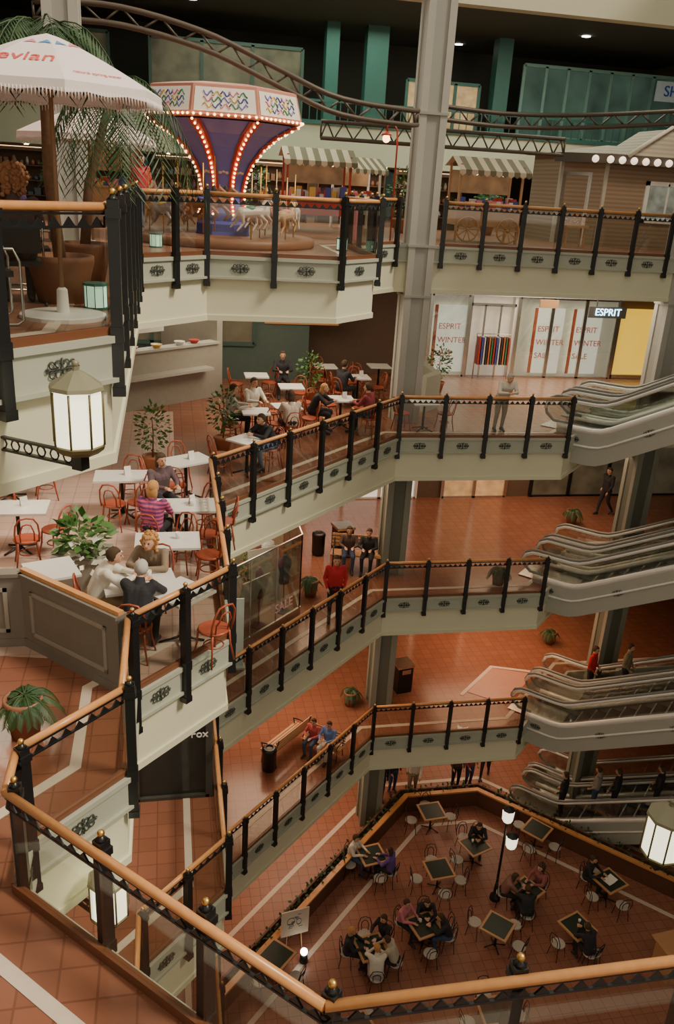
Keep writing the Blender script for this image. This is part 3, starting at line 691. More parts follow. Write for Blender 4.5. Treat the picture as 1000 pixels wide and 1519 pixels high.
bigpalm=palm(2.55,1.1,22,ll=.32,lean=-.05,pr=.33);bigpalm2=palm(2.3,1.2,26,ll=.36,lean=.42,dr=1.0);smallpalm=palm(.5,.45,12,ll=.13,pr=.2)
place(bigpalm,(-1.1,9.6,18),0,'tall palm in round brown planter on terrace','palm')
place(bigpalm2,(-1.0,11.4,18),0,'tall drooping palm in round brown planter near rail','palm')
for x,y,z,l in[(-1.6,8.2,13.5,'feathery palm in round clay pot on tiled deck'),(3.65,19.95,9,'feathery palm in clay pot near bench'),(9.1,20.25,9,'small palm in clay pot beside railing'),(5.3,21.3,4.5,'small palm in clay pot beside column'),(13.2,24.3,4.5,'small palm in pot behind escalators'),(13.4,24.6,9,'small palm in pot behind escalators')]:
    place(smallpalm,(x,y,z),random.random()*6,l,'palm','potted palms')
for x,y,l in[(1.2,18.6,'ficus bush in clay pot among cafe tables'),(-.35,17.2,'ficus bush in clay pot among cafe tables'),(3.9,23.2,'ficus bush in clay pot among cafe tables'),(8.15,24.6,'ficus bush in clay pot beside gray partition')]:
    place(fic,(x,y,13.5),random.random()*6,l,'plant','potted ficus plants')
t=Tm('planter');t.add('planter_box',MB().box(-.4,-.28,0,.4,.28,.5).box(-.43,-.31,.46,.43,.31,.52).mesh('planter_box',M('stone_planter',(.34,.32,.27),.7)))
b=leafcloud(170,0,0,.80,.36,.32,.34,.18);b2=leafcloud(60,.14,-.26,.60,.30,.18,.24,.17)
t.add('foliage',b.mesh('foliage',leaf));t.add('pale_foliage',b2.mesh('pale_foliage',leafw),label='cream white flowers and leaves')
place(t,(-1.3,11.9,zc),0,'broad-leaved plant with cream flowers in gray square planter','plant')
PO=[(.8,14.8),(4.6,18.65),(7.5,21.55),(10.0,21.55),(14.4,17.15),(16.3,15.25)]
b=MB();b.ribbon(PO,-.32,-.26,0,.62,0);b.ribbon(PO,-.03,.05,0,.62,0);b.ribbon(PO,-.28,0,.3,.5,1);b.ribbon(PO,-.06,.1,.62,.68,2)
o=obj('court_planter',b.mesh('court_planter',[M('planter_brown',(.13,.055,.03),.6),soil,wood]));o['label']='long brown planter wall with oak cap around games court';o['category']='planter'
b=MB()
for i in range(len(PO)-1):
    a=Vector(PO[i]);c=Vector(PO[i+1]);L=(c-a).length;d=(c-a)/L;nr=Vector((d.y,-d.x))
    if i==0: a=a+d*1.5;L-=1.5
    for k in range(int(L/.2)):
        q=a+d*(k*.2+.1)-nr*.16
        leafcloud(random.choice((5,10,15)),q.x,q.y,.64,.14,.14,.2,.11,0,b)
o=obj('planter_foliage',b.mesh('planter_foliage',leafd));o['label']='dense dark green leafy plants filling court planter';o['category']='plants';o['kind']='stuff'
trim(MB().ribbon(PO[:],.7,.84,.001,.008),pale)
trim(MB().ribbon(PO[:],-1.4,-1.25,.001,.008),pale)
# ------------------------------------------------------------------ court lamp post, easel, bins, benches
t=Tm('street_lamp');t.add('pole',MB().lathe([(.16,0),(.15,.12),(.07,.2),(.06,.5),(.04,.6),(.035,2.75),(.06,2.8)],10).mesh('pole',black))
t.add('crossarm',MB().tube([(.02,-.22,2.2),(0,0,2.3)],.02,6).mesh('crossarm',black))
for sx,sy,zz in((.04,-.25,2.2),(0,0,2.95)):
    i=t.add('lamp_head',MB().lathe([(.1,.0),(.15,.06),(.17,.36),(.14,.42)],8,sm=False).mesh('lamp_head',lantern),loc=(sx,sy,zz-.1))
    t.add('lamp_cap',MB().lathe([(.18,.42),(.05,.5),(.02,.54)],8,sm=False).mesh('lamp_cap',black),parent=i)
place(t,(9.2,17.6,0),rad(20),'black street lamp with two lit lantern heads','lamp')
t=Tm('easel_sign');b=MB()
for x in(-.2,.2): b.tube([(x*1.2,-.1,0),(x*.7,0,1.5)],.014,5)
b.tube([(0,.35,0),(0,0,1.5)],.014,5);t.add('easel',b.mesh('easel',tablewood))
t.add('board',MB().box(-.38,-.1,.7,.38,-.07,1.55).mesh('board',M('ivory_board',(.72,.60,.45),.6)))
b=MB()
for i in range(14): 
    x=random.uniform(-.22,.1);zz=random.uniform(.95,1.4);b.box(x,-.106,zz,x+random.uniform(.04,.16),-.102,zz+.012)
b.tube([(-.12+.1*math.cos(q*.5),-.105,1.2+.12*math.sin(q*.5)) for q in range(13)],.006,4)
b.tube([(.1+.07*math.cos(q*.5),-.105,1.15+.1*math.sin(q*.5)) for q in range(13)],.006,4)
t.add('sketch_lines',b.mesh('sketch_lines',darkwall));place(t,(3.05,16.6,0),rad(10),'ivory sketch board standing on wooden easel','sign')
sp=Tm('spot_lamp');sp.add('base',MB().lathe([(.12,0),(.1,.2),(.05,.25)],10).mesh('base',black));sp.add('bulb',MB().ell((0,0,.34),.1,10).mesh('bulb',lampw));place(sp,(3.3,16.25,0),0,'small lit floor lamp beside easel','lamp')
def bench():
    t=Tm('slatted_bench');
    for i in range(5): t.add('seat_slat',MB().box(-.8,-.22+i*.09,.42,.8,-.15+i*.09,.45).mesh('slat',tablewood))
    for i in range(4): t.add('back_slat',MB().box(-.8,-.29-i*.02,.52+i*.1,.8,-.265-i*.02,.59+i*.1).mesh('slat',tablewood))
    for x in(-.72,.72):
        t.add('end_frame',MB().tube([(x,.2,0),(x,.17,.4),(x,.22,.6),(x,-.02,.64),(x,-.28,.62)],.02,6).tube([(x,-.3,0),(x,-.22,.4),(x,-.36,.9)],.022,6).tube([(x,-.22,.4),(x,.2,.41)],.02,6).mesh('end_frame',black))
    return t
bn=bench()
place(bn,(3.0,19.3,4.5),rad(225-180),'slatted wooden bench with black iron ends','bench','mall benches',scale=1.0)
place(bn,(5.3,21.6,9),rad(165),'slatted wooden bench with black iron ends','bench','mall benches')
place(bn,(4.05,19.1,4.5),rad(140),'slatted wooden bench with black iron ends','bench','mall benches',scale=.75)
tr=Tm('litter_bin');tr.add('body',MB().lathe([(.16,0),(.19,.05),(.2,.6),(.21,.62)],14).mesh('body',black));tr.add('lid',MB().lathe([(.21,.62),(.2,.68),(.1,.74),(.1,.7)],14).mesh('lid',black))
for x,y,z in((2.5,18.55,4.5),(4.3,22.6,9)): place(tr,(x,y,z),0,'round black litter bin','bin','litter bins')
bx=Tm('waste_cabinet');bx.add('body',MB().box(-.25,-.25,0,.25,.25,.9).mesh('body',black));bx.add('lid',MB().box(-.28,-.28,.9,.28,.28,.98).box(-.15,-.285,.7,.15,-.26,.85).mesh('lid',steel))
place(bx,(5.0,22.5,9),.2,'square black waste cabinet beside bench','bin')
place(bx,(7.1,22.0,4.5),.2,'square black waste cabinet beside column','bin')
# ------------------------------------------------------------------ top terrace
def umbrella(r,mat,text=True,h=2.5,drop=.42):
    t=Tm('patio_umbrella');n=8;pw=1.25
    t.add('base',MB().lathe([(.40,0),(.40,.035),(.37,.045),(.06,.05),(.05,.26),(.03,.28)],20,sm=False).mesh('base',white))
    t.add('pole',MB().cone((0,0,.08),(0,0,h),.022,.02,10).mesh('pole',M('pole_wood',(.3,.17,.08),.5)))
    b=MB();k=8;rows=[]
    for j in range(k+1):
        tt=j/k;row=[]
        for i in range(n*4):
            g=i//4;f_=(i%4)/4;a0=2*math.pi*g/n;a1=2*math.pi*(g+1)/n
            row.append((r*tt*(math.cos(a0)*(1-f_)+math.cos(a1)*f_),r*tt*(math.sin(a0)*(1-f_)+math.sin(a1)*f_),h+.02-drop*tt**pw))
        rows.append(row)
    N_=n*4;vs=[v for row in rows for v in row]
    b.add(vs,[(j*N_+i,(j+1)*N_+i,(j+1)*N_+(i+1)%N_,j*N_+(i+1)%N_) for j in range(k) for i in range(N_)],0,False)
    e=rows[-1];vs=[];
    for i in range(N_):
        vs+= [e[i],(e[i][0]*1.005,e[i][1]*1.005,e[i][2]-(.07 if i%2 else .09))]
    b.add(vs,[(2*i,2*i+1,2*((i+1)%N_)+1,2*((i+1)%N_)) for i in range(N_)],0,False)
    c=t.add('canopy',b.mesh('canopy',mat))
    fr=MB()
    for i in range(n*26):
        g=i//26;f_=(i%26)/26;q0=rows[-1][g*4];q1=rows[-1][(g*4+4)%N_];x=q0[0]*(1-f_)+q1[0]*f_;y=q0[1]*(1-f_)+q1[1]*f_
        fr.cone((x,y,q0[2]-.06),(x*1.01,y*1.01,q0[2]-.12-random.random()*.02),.007,.003,4)
    t.add('fringe',fr.mesh('fringe',canvasm),parent=c)
    rb=MB()
    for i in range(n):
        a=2*math.pi*i/n;rb.tube([(r*q*math.cos(a),r*q*math.sin(a),h-.01-drop*q**pw) for q in(0,.3,.6,.97)],.008,4)
    t.add('ribs',rb.mesh('ribs',steel))
    cs=math.cos(math.pi/8)
    def slp(rr): return math.atan2(drop*pw*rr**(pw-1),r*cs)
    if text:
        for sz,txt,ang,rr in((.23,'evian',-112.5,.66),(.055,'natural spring water',-67.5,.86)):
            me=textmesh(txt,sz,M('evian_red',(.75,.10,.08),.6),.001)
            a=rad(ang)
            t.add('lettering',me,parent=c,loc=(r*rr*cs*math.cos(a),r*rr*cs*math.sin(a),h+.02-drop*rr**pw+.008),rot=(slp(rr),0,a+math.pi/2),label='red %s lettering'%txt)
        for kk in range(4):
            a=rad((-112.5,-67.5)[kk%2]);off=(-.05,.07)[kk//2];bmp=MB().add([(-.06,-.03,0),(0,.06,0),(.06,-.03,0),(0,-.01,0)],[(0,3,1),(3,2,1)])
            rr=.33;t.add('mountain_logo',bmp.mesh('mountain_logo',[pink,M('logo_blue',(.1,.3,.6),.6)][(kk+kk//2)%2]),parent=c,loc=(r*rr*cs*math.cos(a)-off*math.sin(a),r*rr*cs*math.sin(a)+off*math.cos(a),h+.02-drop*rr**pw+.006),rot=(slp(rr),0,a+math.pi/2))
    return t
place(umbrella(.98,canvasm,h=2.38),(-.98,8.55,18),rad(13),'white fringed parasol with red lettering on terrace','umbrella')
place(umbrella(1.05,pinkcanvas,False,2.2),(-1.15,14.6,18),.3,'pink and white fringed parasol on terrace','umbrella')
def metalchair():
    t=Tm('chrome_armchair');t.add('seat',MB().box(-.22,-.22,.42,.22,.22,.47).mesh('seat',black));t.add('backrest',MB().box(-.22,-.26,.55,.22,-.23,.85).mesh('backrest',black))
    for s in(-1,1): t.add('frame',MB().tube([(s*.24,-.25,.85),(s*.24,-.25,.66),(s*.25,.22,.66),(s*.26,.27,.55),(s*.26,.27,.05),(s*.26,.22,.015),(s*.26,-.25,.015)],.013,6).mesh('frame',steel))
    return t
mc=metalchair()
for x,y,a,l in((-1.45,9.1,100,'chrome tube armchair with black seat, occupied'),(-1.6,8.15,20,'chrome tube armchair with black seat'),(-1.55,10.6,190,'chrome tube armchair with black seat, occupied')): place(mc,(x,y,18),rad(a-90),l,'chair','terrace armchairs')
person('sit',-1.45,9.1,18,100,(.10,.06,.05),BK,(.36,.17,.08),'curly','woman with curly auburn hair sitting under parasol')
place(table(.7,.7,white,'terrace_table'),(-2.4,9.9,18),0,'white terrace table under parasol','table')
person('sit',-1.55,10.6,18,190,(.15,.08,.2),BK,(.36,.17,.08),'curly','woman with curly hair sitting at terrace table')
gl_l=M('glow_green_white',(.55,.85,.60),.4,emit=.8,noise=.05)
t=Tm('glow_box');t.add('glow_body',MB().lathe([(.13,.02),(.13,.28),(.12,.3)],8,sm=False).mesh('glow_body',gl_l))  # low green-white glowing box in a teal frame
b=MB();b.lathe([(.15,0),(.15,.03)],8,sm=False).lathe([(.15,.28),(.15,.31)],8,sm=False)
for i in range(8): b.cone((.135*math.cos(i*.785),.135*math.sin(i*.785),0),(.135*math.cos(i*.785),.135*math.sin(i*.785),.3),.007,.007,4)
t.add('frame',b.mesh('frame',teal))
for x,y in((-.72,9.15),(-.2,17.3),(3.7,18.6)): place(t,(x,y,18),0,'low green-white glowing framed box','lamp','green glow boxes',scale=.85)
# ------------------------------------------------------------------ carousel
def horse_mesh():
    S=[((0,-.22,.0),(0,.2,.03),.11,.1),((0,.2,.05),(0,.34,.28),.075,.05),((0,.34,.29),(0,.48,.2),.05,.035),((0,-.28,.02),(0,-.42,-.15),.03,.02),
       ((.06,.18,-.05),(.07,.32,-.16),.04,.028),((.07,.32,-.16),(.07,.24,-.3),.025,.02),((-.06,.18,-.05),(-.07,.26,-.2),.04,.028),((-.07,.26,-.2),(-.07,.18,-.32),.025,.02),
       ((.06,-.22,-.04),(.07,-.2,-.2),.05,.03),((.07,-.2,-.2),(.07,-.33,-.34),.026,.02),((-.06,-.22,-.04),(-.07,-.3,-.18),.05,.03),((-.07,-.3,-.18),(-.07,-.42,-.28),.026,.02),((.02,.33,.32),(.03,.33,.39),.015,.006),((-.02,.33,.32),(-.03,.33,.39),.015,.006)]
    b=MB()
    for a,c,r0,r1 in S: b.cone(a,c,r0,r1,10);b.ell(a,r0,10);b.ell(c,r1,10)
    me=b.mesh('raw',[white]);o=bpy.data.objects.new('raw',me);COL.objects.link(o);md=o.modifiers.new('r','REMESH');md.mode='VOXEL';md.voxel_size=.014;md.use_smooth_shade=True
    bpy.context.view_layer.update();out=bpy.data.meshes.new_from_object(o.evaluated_get(bpy.context.evaluated_depsgraph_get()));bpy.data.objects.remove(o);out.name='carousel_horse'
    out.materials.clear();out.polygons.foreach_set('use_smooth',[True]*len(out.polygons));return out
t=Tm('carousel')
t.add('platform',MB().lathe([(1.98,0),(2.0,.05),(2.0,.16),(1.95,.18)],32).mesh('platform',M('carousel_deck',(.25,.11,.055),.5)))
t.add('plinth',MB().lathe([(.62,.18),(.6,.25),(.6,.4),(.52,.46),(.5,.62)],8,sm=False,ph=rad(-70)).mesh('plinth',blue))
ph=rad(-70)
prof=[(.5,.62),(.44,.85),(.44,1.1),(.5,1.35),(.62,1.6),(.86,1.9),(1.16,2.14),(1.58,2.36)]
t.add('flared_column',MB().lathe(prof,8,sm=False,ph=ph).mesh('flared_column',[purple]))
bulbm=MB().ell((0,0,0),.025,6).mesh('bulb',bulb);cand=[];rib=None
rm=MB()
for j in range(len(prof)-1):
    vs=[]
    for r,z in(prof[j],prof[j+1]):
        w=.055+.05*r
        for s_,o_ in((-w,.0),(-w*.6,.035),(w*.6,.035),(w,.0)): vs.append((r+o_,s_,z-.3*o_))
    rm.add(vs,[(q,q+1,q+5,q+4) for q in range(3)])
rib=rm.mesh('red_rib',red)
for i in range(8):
    a=ph+i*math.pi/4;t.add('red_rib',rib,rot=(0,0,a))
    for k in range(22):
        u=k/21*(len(prof)-1);j=min(int(u),len(prof)-2);w=u-j;r=prof[j][0]*(1-w)+prof[j+1][0]*w;z=prof[j][1]*(1-w)+prof[j+1][1]*w
        cand.append((-((a+math.pi/2+math.pi)%(2*math.pi)-math.pi)**2+1,((r+.055)*math.cos(a),(r+.055)*math.sin(a),z-.02)))
CZ=2.38;CR=1.70
t.add('crown',MB().lathe([(1.5,CZ),(CR-.04,CZ+.01),(CR,CZ+.05),(CR-.14,CZ+.58),(CR-.2,CZ+.6),(1.1,CZ+.66)],8,sm=False,ph=ph).mesh('crown',M('crown_red_cream',(.58,.24,.17),.5)))
cn=MB()
for i in range(8):
    a0=ph+i*math.pi/4;a1=a0+math.pi/4
    def pt(u,v,o=0):
        r=CR-.14*v+o;z=CZ+.05+.53*v
        return (r*(math.cos(a0)*(1-u)+math.cos(a1)*u),r*(math.sin(a0)*(1-u)+math.sin(a1)*u),z)
    cn.add([pt(.04,.1,.012),pt(.96,.1,.012),pt(.96,.9,.012),pt(.04,.9,.012)],[(0,1,2,3)])
    for k in range(5):
        for rr_ in range(3):
            cn.tube([pt(.17+.13*k+.03*q,.3+.2*rr_+.09*math.sin(q*1.5+k*2+rr_),.018) for q in range(6)],.016,4,m=1+(k+rr_*2)%5)
    for k in range(10): cand.append((-((a0+.39+math.pi/2+math.pi)%(2*math.pi)-math.pi)**2+.3,pt((k+.5)/10,.0,.03)))
t.add('crown_panel',cn.mesh('crown_panel',[M('crown_cream',(.80,.74,.60),.5,emit=.2),yellow,blue,pink,green,purple]))
cand.sort(key=lambda q:-q[0])
for q in cand[:100]: t.add('bulb',bulbm,loc=q[1])
rb=MB()
for q in cand[100:]: rb.ell(q[1],.025,6)
t.add('bulb_strings',rb.mesh('bulb_strings',bulb))
cl=MB()
for i in range(8):
    a=ph+(i+.5)*math.pi/4
    for r,z in((.47,1.42),(.70,1.86)):
        for q in(-.07,0,.07): cl.ell((r*math.cos(a)-q*math.sin(a),r*math.sin(a)+q*math.cos(a),z+(.02 if q==0 else 0)),(.05,.05,.035),8)
t.add('painted_clouds',cl.mesh('painted_clouds',M('cloud_cream',(.75,.6,.4),.5)))
hm0=horse_mesh();hms=[]
for nm,c in(('horse_cream',(.62,.52,.42)),('horse_chestnut',(.30,.13,.06)),('horse_gray',(.35,.30,.28)),('horse_palomino',(.55,.33,.15))):
    h2=hm0.copy();h2.materials.append(M(nm,c,.4));hms.append(h2)
for ring,rr,nh in((0,1.55,10),(1,1.0,6)):
    for i in range(nh):
        a=2*math.pi*i/nh+ring*.3
        h=t.add('carousel_horse',hms[(i*3+ring)%4],loc=(rr*math.cos(a),rr*math.sin(a),.72+.1*math.sin(i*2)),rot=(0,0,a))
        t.add('pole',MB().cone((0,0,-.55),(0,0,.75 if ring==0 else .9),.014,.014,6).mesh('pole',gold),parent=h)
        t.add('saddle',MB().ell((0,-.02,.09),(.1,.13,.05),8).mesh('saddle',[red,yellow,blue,green,pink][i%5]),parent=h)
        t.add('mane',MB().ell((0,.22,.2),(.025,.06,.16),8).mesh('mane',[yellow,darkwall,bark][i%3]),parent=h)
place(t,(1.2,19.4,18),0,'small carousel with blue flared column and rows of warm bulbs','carousel')
# ------------------------------------------------------------------ market stalls, kiosk
awc=[M('awning_cream',(.66,.54,.38),.8),M('awning_brown_green',(.20,.17,.10),.8)]
def stall(w=1.6,d=1.0,body=tablewood,wheels=True,h=2.0):
    t=Tm('market_cart');b=MB();n=12
    for i in range(n):
        x0=-w/2-.1+(w+.2)*i/n;x1=-w/2-.1+(w+.2)*(i+1)/n;m=i%2
        b.add([(x0,-d/2-.25,h-.1),(x1,-d/2-.25,h-.1),(x1,0,h+.25),(x0,0,h+.25)],[(0,1,2,3)],m);b.add([(x0,0,h+.25),(x1,0,h+.25),(x1,d/2+.15,h),(x0,d/2+.15,h)],[(0,1,2,3)],m)
        xm=(x0+x1)/2;b.add([(x0,-d/2-.25,h-.1),(x1,-d/2-.25,h-.1),(x1,-d/2-.26,h-.2),(xm,-d/2-.26,h-.26),(x0,-d/2-.26,h-.2)],[(0,4,3,2,1)],m)
    t.add('awning',b.mesh('awning',awc))
    t.add('cart_body',MB().box(-w/2,-d/2,.45,w/2,d/2,.9).box(-w/2-.04,-d/2-.04,.88,w/2+.04,d/2+.04,.93).mesh('cart_body',body))
    for x in(-w/2+.04,w/2-.04):
        for y in(-d/2+.04,d/2-.04): t.add('corner_post',MB().box(-.03,-.03,0,.03,.03,h+.05).mesh('corner_post',body),loc=(x,y,0))
    if wheels:
        wm=MB().tube([(.33*math.cos(i*.393),0,.33*math.sin(i*.393)) for i in range(16)],.025,6,closed=True)
        for i in range(10): wm.cone((0,0,0),(.32*math.cos(i*.628),0,.32*math.sin(i*.628)),.014,.012,5)
        wm.ell((0,0,0),(.05,.06,.05),8);wm=wm.mesh('wheel',M('wheel_wood',(.55,.28,.11),.5))
        for x in(-w/2+.35,w/2-.35): t.add('wheel',wm,loc=(x,-d/2-.07,.36))
    g=MB()
    for i in range(40):
        x=random.uniform(-w/2+.1,w/2-.1);y=random.uniform(-d/2+.05,d/2-.1);s=random.uniform(.04,.09);g.box(x-s,y-s,.93,x+s,y+s,.93+s*random.uniform(1,4),random.randint(0,4))
    t.add('merchandise',g.mesh('merchandise',[red,yellow,white,blue,pink]))
    t.add('display_backboard',MB().box(-w/2+.05,d/2-.06,1.3,w/2-.05,d/2-.02,1.9).mesh('display_backboard',litdim))
    for x in(-.4,.4): t.add('bulb',MB().ell((0,0,0),.045,6).mesh('bulb',bulb),loc=(x,-.3,h-.18))
    return t
place(stall(1.9),(8.9,24.4,18),0,'wooden market cart with spoked wheels and striped awning','stall','market carts')
place(stall(1.9,1.0,red,False),(4.3,26.0,18),0,'red market stall with striped awning','stall','market carts')
place(stall(1.4,.8,white,False,1.9),(6.0,28.4,18),.3,'white market stall with striped awning','stall','market carts')
place(stall(1.7,1,tablewood,True,2.0),(-1.6,25.5,18),-.2,'wooden market cart with striped awning near entrance','stall','market carts')
o=obj('pink_signboard',MB().box(-.2,-.03,0,.2,.03,.95).lathe([(.2,0),(.2,.04)],12,(0,0,.93)).mesh('pink_signboard',pink),None,(4.75,22.8,18));o['label']='pink upright signboard beside market stall';o['category']='sign'
t=Tm('cottage_kiosk')
fp=[(0,1.0),(1.0,0),(6,0),(6,3.2),(0,3.2)]
t.add('walls',MB().prism(fp,0,2.6).mesh('walls',siding))
g=MB();g.add([(-.3,.9,2.58),(.9,-.3,2.58),(6.2,-.3,2.58),(6.2,1.6,2.95),(1.7,1.6,2.95),(-.3,3.4,2.58),(6.2,3.4,2.58)],[(0,1,4),(1,2,3,4),(0,4,5),(5,4,3,6)])
t.add('roof',g.mesh('roof',shingle))
g=MB();g.add([(1.5,-.35,2.62),(3.9,-.35,2.62),(2.7,-.35,3.4),(1.5,1.6,2.62),(3.9,1.6,2.62),(2.7,1.6,3.4)],[(0,1,2)],0);g.add([(1.5,-.35,2.62),(3.9,-.35,2.62),(2.7,-.35,3.4),(1.5,1.6,2.62),(3.9,1.6,2.62),(2.7,1.6,3.4)],[(0,2,5,3),(2,1,4,5)],1);t.add('gable',g.mesh('gable',[stripe_mat('pale_gable_siding',(.46,.42,.34),(.38,.34,.27),2.6),shingle]))
g=MB().tube([(1.4,-.39,2.6),(2.7,-.39,3.46),(4.0,-.39,2.6)],.07,5).box(.9,-.36,2.36,6.2,-.26,2.62,1).bar((-.3,.9),(.9,-.3),.08,2.36,2.62,1);t.add('fascia_board',g.mesh('fascia_board',[grayboard,M('dark_eave_board',(.07,.055,.04),.6)]))
gm=MB().ell((0,0,0),.105,10).mesh('globe_light',M('globe_white',(1,.78,.58),.4,emit=1.4,noise=.02))
for i in range(12): t.add('globe_light',gm,loc=(.45+.38*i,-.44+max(0,.2-.4*i),2.46))
i=t.add('window_frame',MB().box(2.35,-.05,.75,3.9,-.0,.87).box(2.35,-.05,1.83,3.9,0,1.95).box(2.35,-.05,.75,2.47,0,1.95).box(3.78,-.05,.75,3.9,0,1.95).box(3.08,-.05,.8,3.14,0,1.9).mesh('window_frame',white))
t.add('window_glass',MB().box(2.45,-.03,.85,3.8,-.01,1.85).mesh('window_glass',M('window_display',(.25,.28,.24),.3,emit=.25,noise=.9,scale=3)),parent=i)
t.add('door_frame',MB().bar((.05,.95),(.13,.87),.06,0,2.1,off=-.03).bar((.62,.38),(.70,.30),.06,0,2.1,off=-.03).bar((.05,.95),(.7,.3),.06,2.0,2.1,off=-.03).mesh('door_frame',white))
t.add('corner_board',MB().box(-.05,.95,0,.05,1.05,2.5).mesh('corner_board',grayboard));t.add('corner_board',MB().box(.95,-.04,0,1.05,.04,2.5).mesh('corner_board',grayboard))
place(t,(12.0,25.3,18),0,'cottage kiosk with brown lap siding and globe lights','kiosk')
o=obj('flower_basket',leafcloud(120,0,0,0,.35,.2,.14,.07).mesh('flower_basket',M('orange_flowers',(.75,.28,.05),.6)),None,(11.6,24.0,18.75));o['label']='orange flowers heaped on small stand beside kiosk';o['category']='flowers'
o=obj('flower_stand',MB().box(-.35,-.2,.55,.35,.2,.62).box(-.3,-.15,0,-.25,-.1,.55).box(.25,-.15,0,.3,-.1,.55).box(-.3,.1,0,-.25,.15,.55).box(.25,.1,0,.3,.15,.55).mesh('flower_stand',tablewood),None,(11.6,24.0,18));o['label']='low wooden stand holding orange flowers';o['category']='stand'
t=Tm('gooseneck_lamp');t.add('pole',MB().tube([(0,0,0),(0,0,2.4),(-.03,0,2.7),(-.15,0,2.85),(-.27,0,2.8),(-.3,0,2.65)],.022,6).mesh('pole',red));t.add('lamp_shade',MB().lathe([(.05,.1),(.09,.06),(.15,0),(.14,0)],12,(-.3,0,2.55)).mesh('lamp_shade',red));t.add('bulb',MB().ell((-.3,0,2.48),.1,10).mesh('bulb',bulb))
place(t,(5.85,22.9,18),0,'red gooseneck lamp with glowing round bulb','lamp')
shelf_m=M('shelf_wood',(.10,.055,.03),.6)
gds=[M('goods_brown',(.20,.10,.05),.7),M('goods_rust',(.30,.10,.05),.7),M('goods_olive',(.12,.14,.07),.7),M('goods_cream',(.40,.34,.24),.7),M('goods_slate',(.08,.10,.13),.7),M('goods_mauve',(.22,.10,.12),.7)]
def shelf():
    t=Tm('display_shelf');b=MB().box(-1.2,0,0,1.2,.05,1.9)
    for z in(.4,.85,1.3,1.75): b.box(-1.2,-.35,z,1.2,0,z+.03)
    for x in(-1.2,1.17): b.box(x,-.35,0,x+.03,.05,1.9)
    t.add('shelving',b.mesh('shelving',shelf_m))
    g=MB()
    for z in(.43,.88,1.33):
        x=-1.1
        while x<1.05:
            w=random.uniform(.08,.26);h=random.uniform(.06,.3)
            if random.random()<.5: g.lathe([(w*.3,0),(w*.45,h*.4),(w*.2,h)],8,(x+w/2,-.17,z),random.randint(0,5))
            else: g.box(x,-.28,z,x+w*.9,-.05,z+h,random.randint(0,5))
            x+=w+.03
    t.add('goods',g.mesh('goods',gds));t.add('shelf_light',MB().box(-1.1,-.3,1.85,1.1,-.25,1.87).mesh('shelf_light',dimbulb));return t
sh=shelf()
for x,y in((-5,31),(-2,31.5),(.8,31),(3.6,31),(6.4,31.4),(9,30.6)): place(sh,(x,y,18),0,'dark wooden display shelf filled with assorted goods','shelf','shop display shelves')
for x,y in((2.6,27.5),(-3.2,28.5),(7.2,27.0),(10.6,28.5)): place(fic,(x,y,18),random.random()*6,'ficus bush in clay pot near market stalls','plant','terrace ficus plants',scale=1.3)
# ------------------------------------------------------------------ L3 storefront
YF=26.95
structure('wall_storefront',MB().box(8.2,YF,13.5,8.45,27.3,16.9).box(16.7,YF,13.5,20,27.3,16.9).box(8.2,YF-.1,16.2,20,27.3,16.9).box(11.35,YF,13.5,11.5,27.2,16.2).mesh('wall',white))
window(8.45,9.75,YF+.02,13.5,16.2,1,steel,shopglass);window(11.5,15.1,YF+.02,13.5,16.2,3,steel,shopglass)
panel_t=Tm('sale_banner');panel_t.add('banner',MB().box(-.55,0,.15,.55,.02,2.35,0).box(-.55,-.005,.15,-.43,.0,2.35,1).mesh('banner',[litwhite,coral]))
for i,(tx,zz) in enumerate((('ESPRIT',1.65),('WINTER',1.2),('SALE',.75))): panel_t.add('lettering',textmesh(tx,.27,coral,.003,'LEFT'),loc=(-.38,-.014,zz),rot=FR)
for x in(9.15,12.65,14.05): place(panel_t,(x,YF+.06,13.5),0,'lit white banner with coral winter sale lettering','sign','winter sale banners')
structure('wall_storefront',MB().box(8.45,27.15,13.5,9.8,27.2,16.2).box(11.5,27.15,13.5,15.2,27.2,16.2).mesh('wall',M('shop_back_white',(.70,.65,.54),.5,emit=.28)))
structure('wall_storefront',MB().box(15.2,27.1,13.5,16.7,27.2,15.9).mesh('wall',lityellow))
trim(MB().box(15.15,YF,13.5,15.25,27.2,16.2).box(15.2,YF,13.5,16.7,27.1,13.65),steel)
structure('door_1',MB().box(9.8,YF,13.5,9.88,27.0,16.2).box(10.3,YF,13.5,10.36,27.0,15.9).box(10.85,YF,13.5,10.91,27,15.9).box(9.8,YF,15.85,11.4,27,15.95).mesh('door',steel))
structure('wall_storefront',MB().box(9.85,27.2,13.5,11.4,27.25,16.2).mesh('wall',M('shop_back_white',(.70,.65,.54),.5,emit=.28)))
t=Tm('clothes_rack');t.add('rail',MB().tube([(-.6,0,0),(-.6,0,1.5),(.6,0,1.5),(.6,0,0)],.02,6).mesh('rail',steel))
for i in range(13): t.add('garment',MB().add([(-.02,-.18,.5),(.02,-.18,.5),(.02,.18,.5),(-.02,.18,.5),(-.015,-.16,1.4),(.015,-.16,1.4),(.015,.16,1.4),(-.015,.16,1.4)],[(0,3,2,1),(4,5,6,7),(0,1,5,4),(1,2,6,5),(2,3,7,6),(3,0,4,7)]).mesh('garment',[red,blue,white,darkwall,coral,green][i%6]),loc=(-.52+i*.085,0,0))
place(t,(10.6,26.6,13.506),0,'steel clothes rack hung with coloured garments','rack')
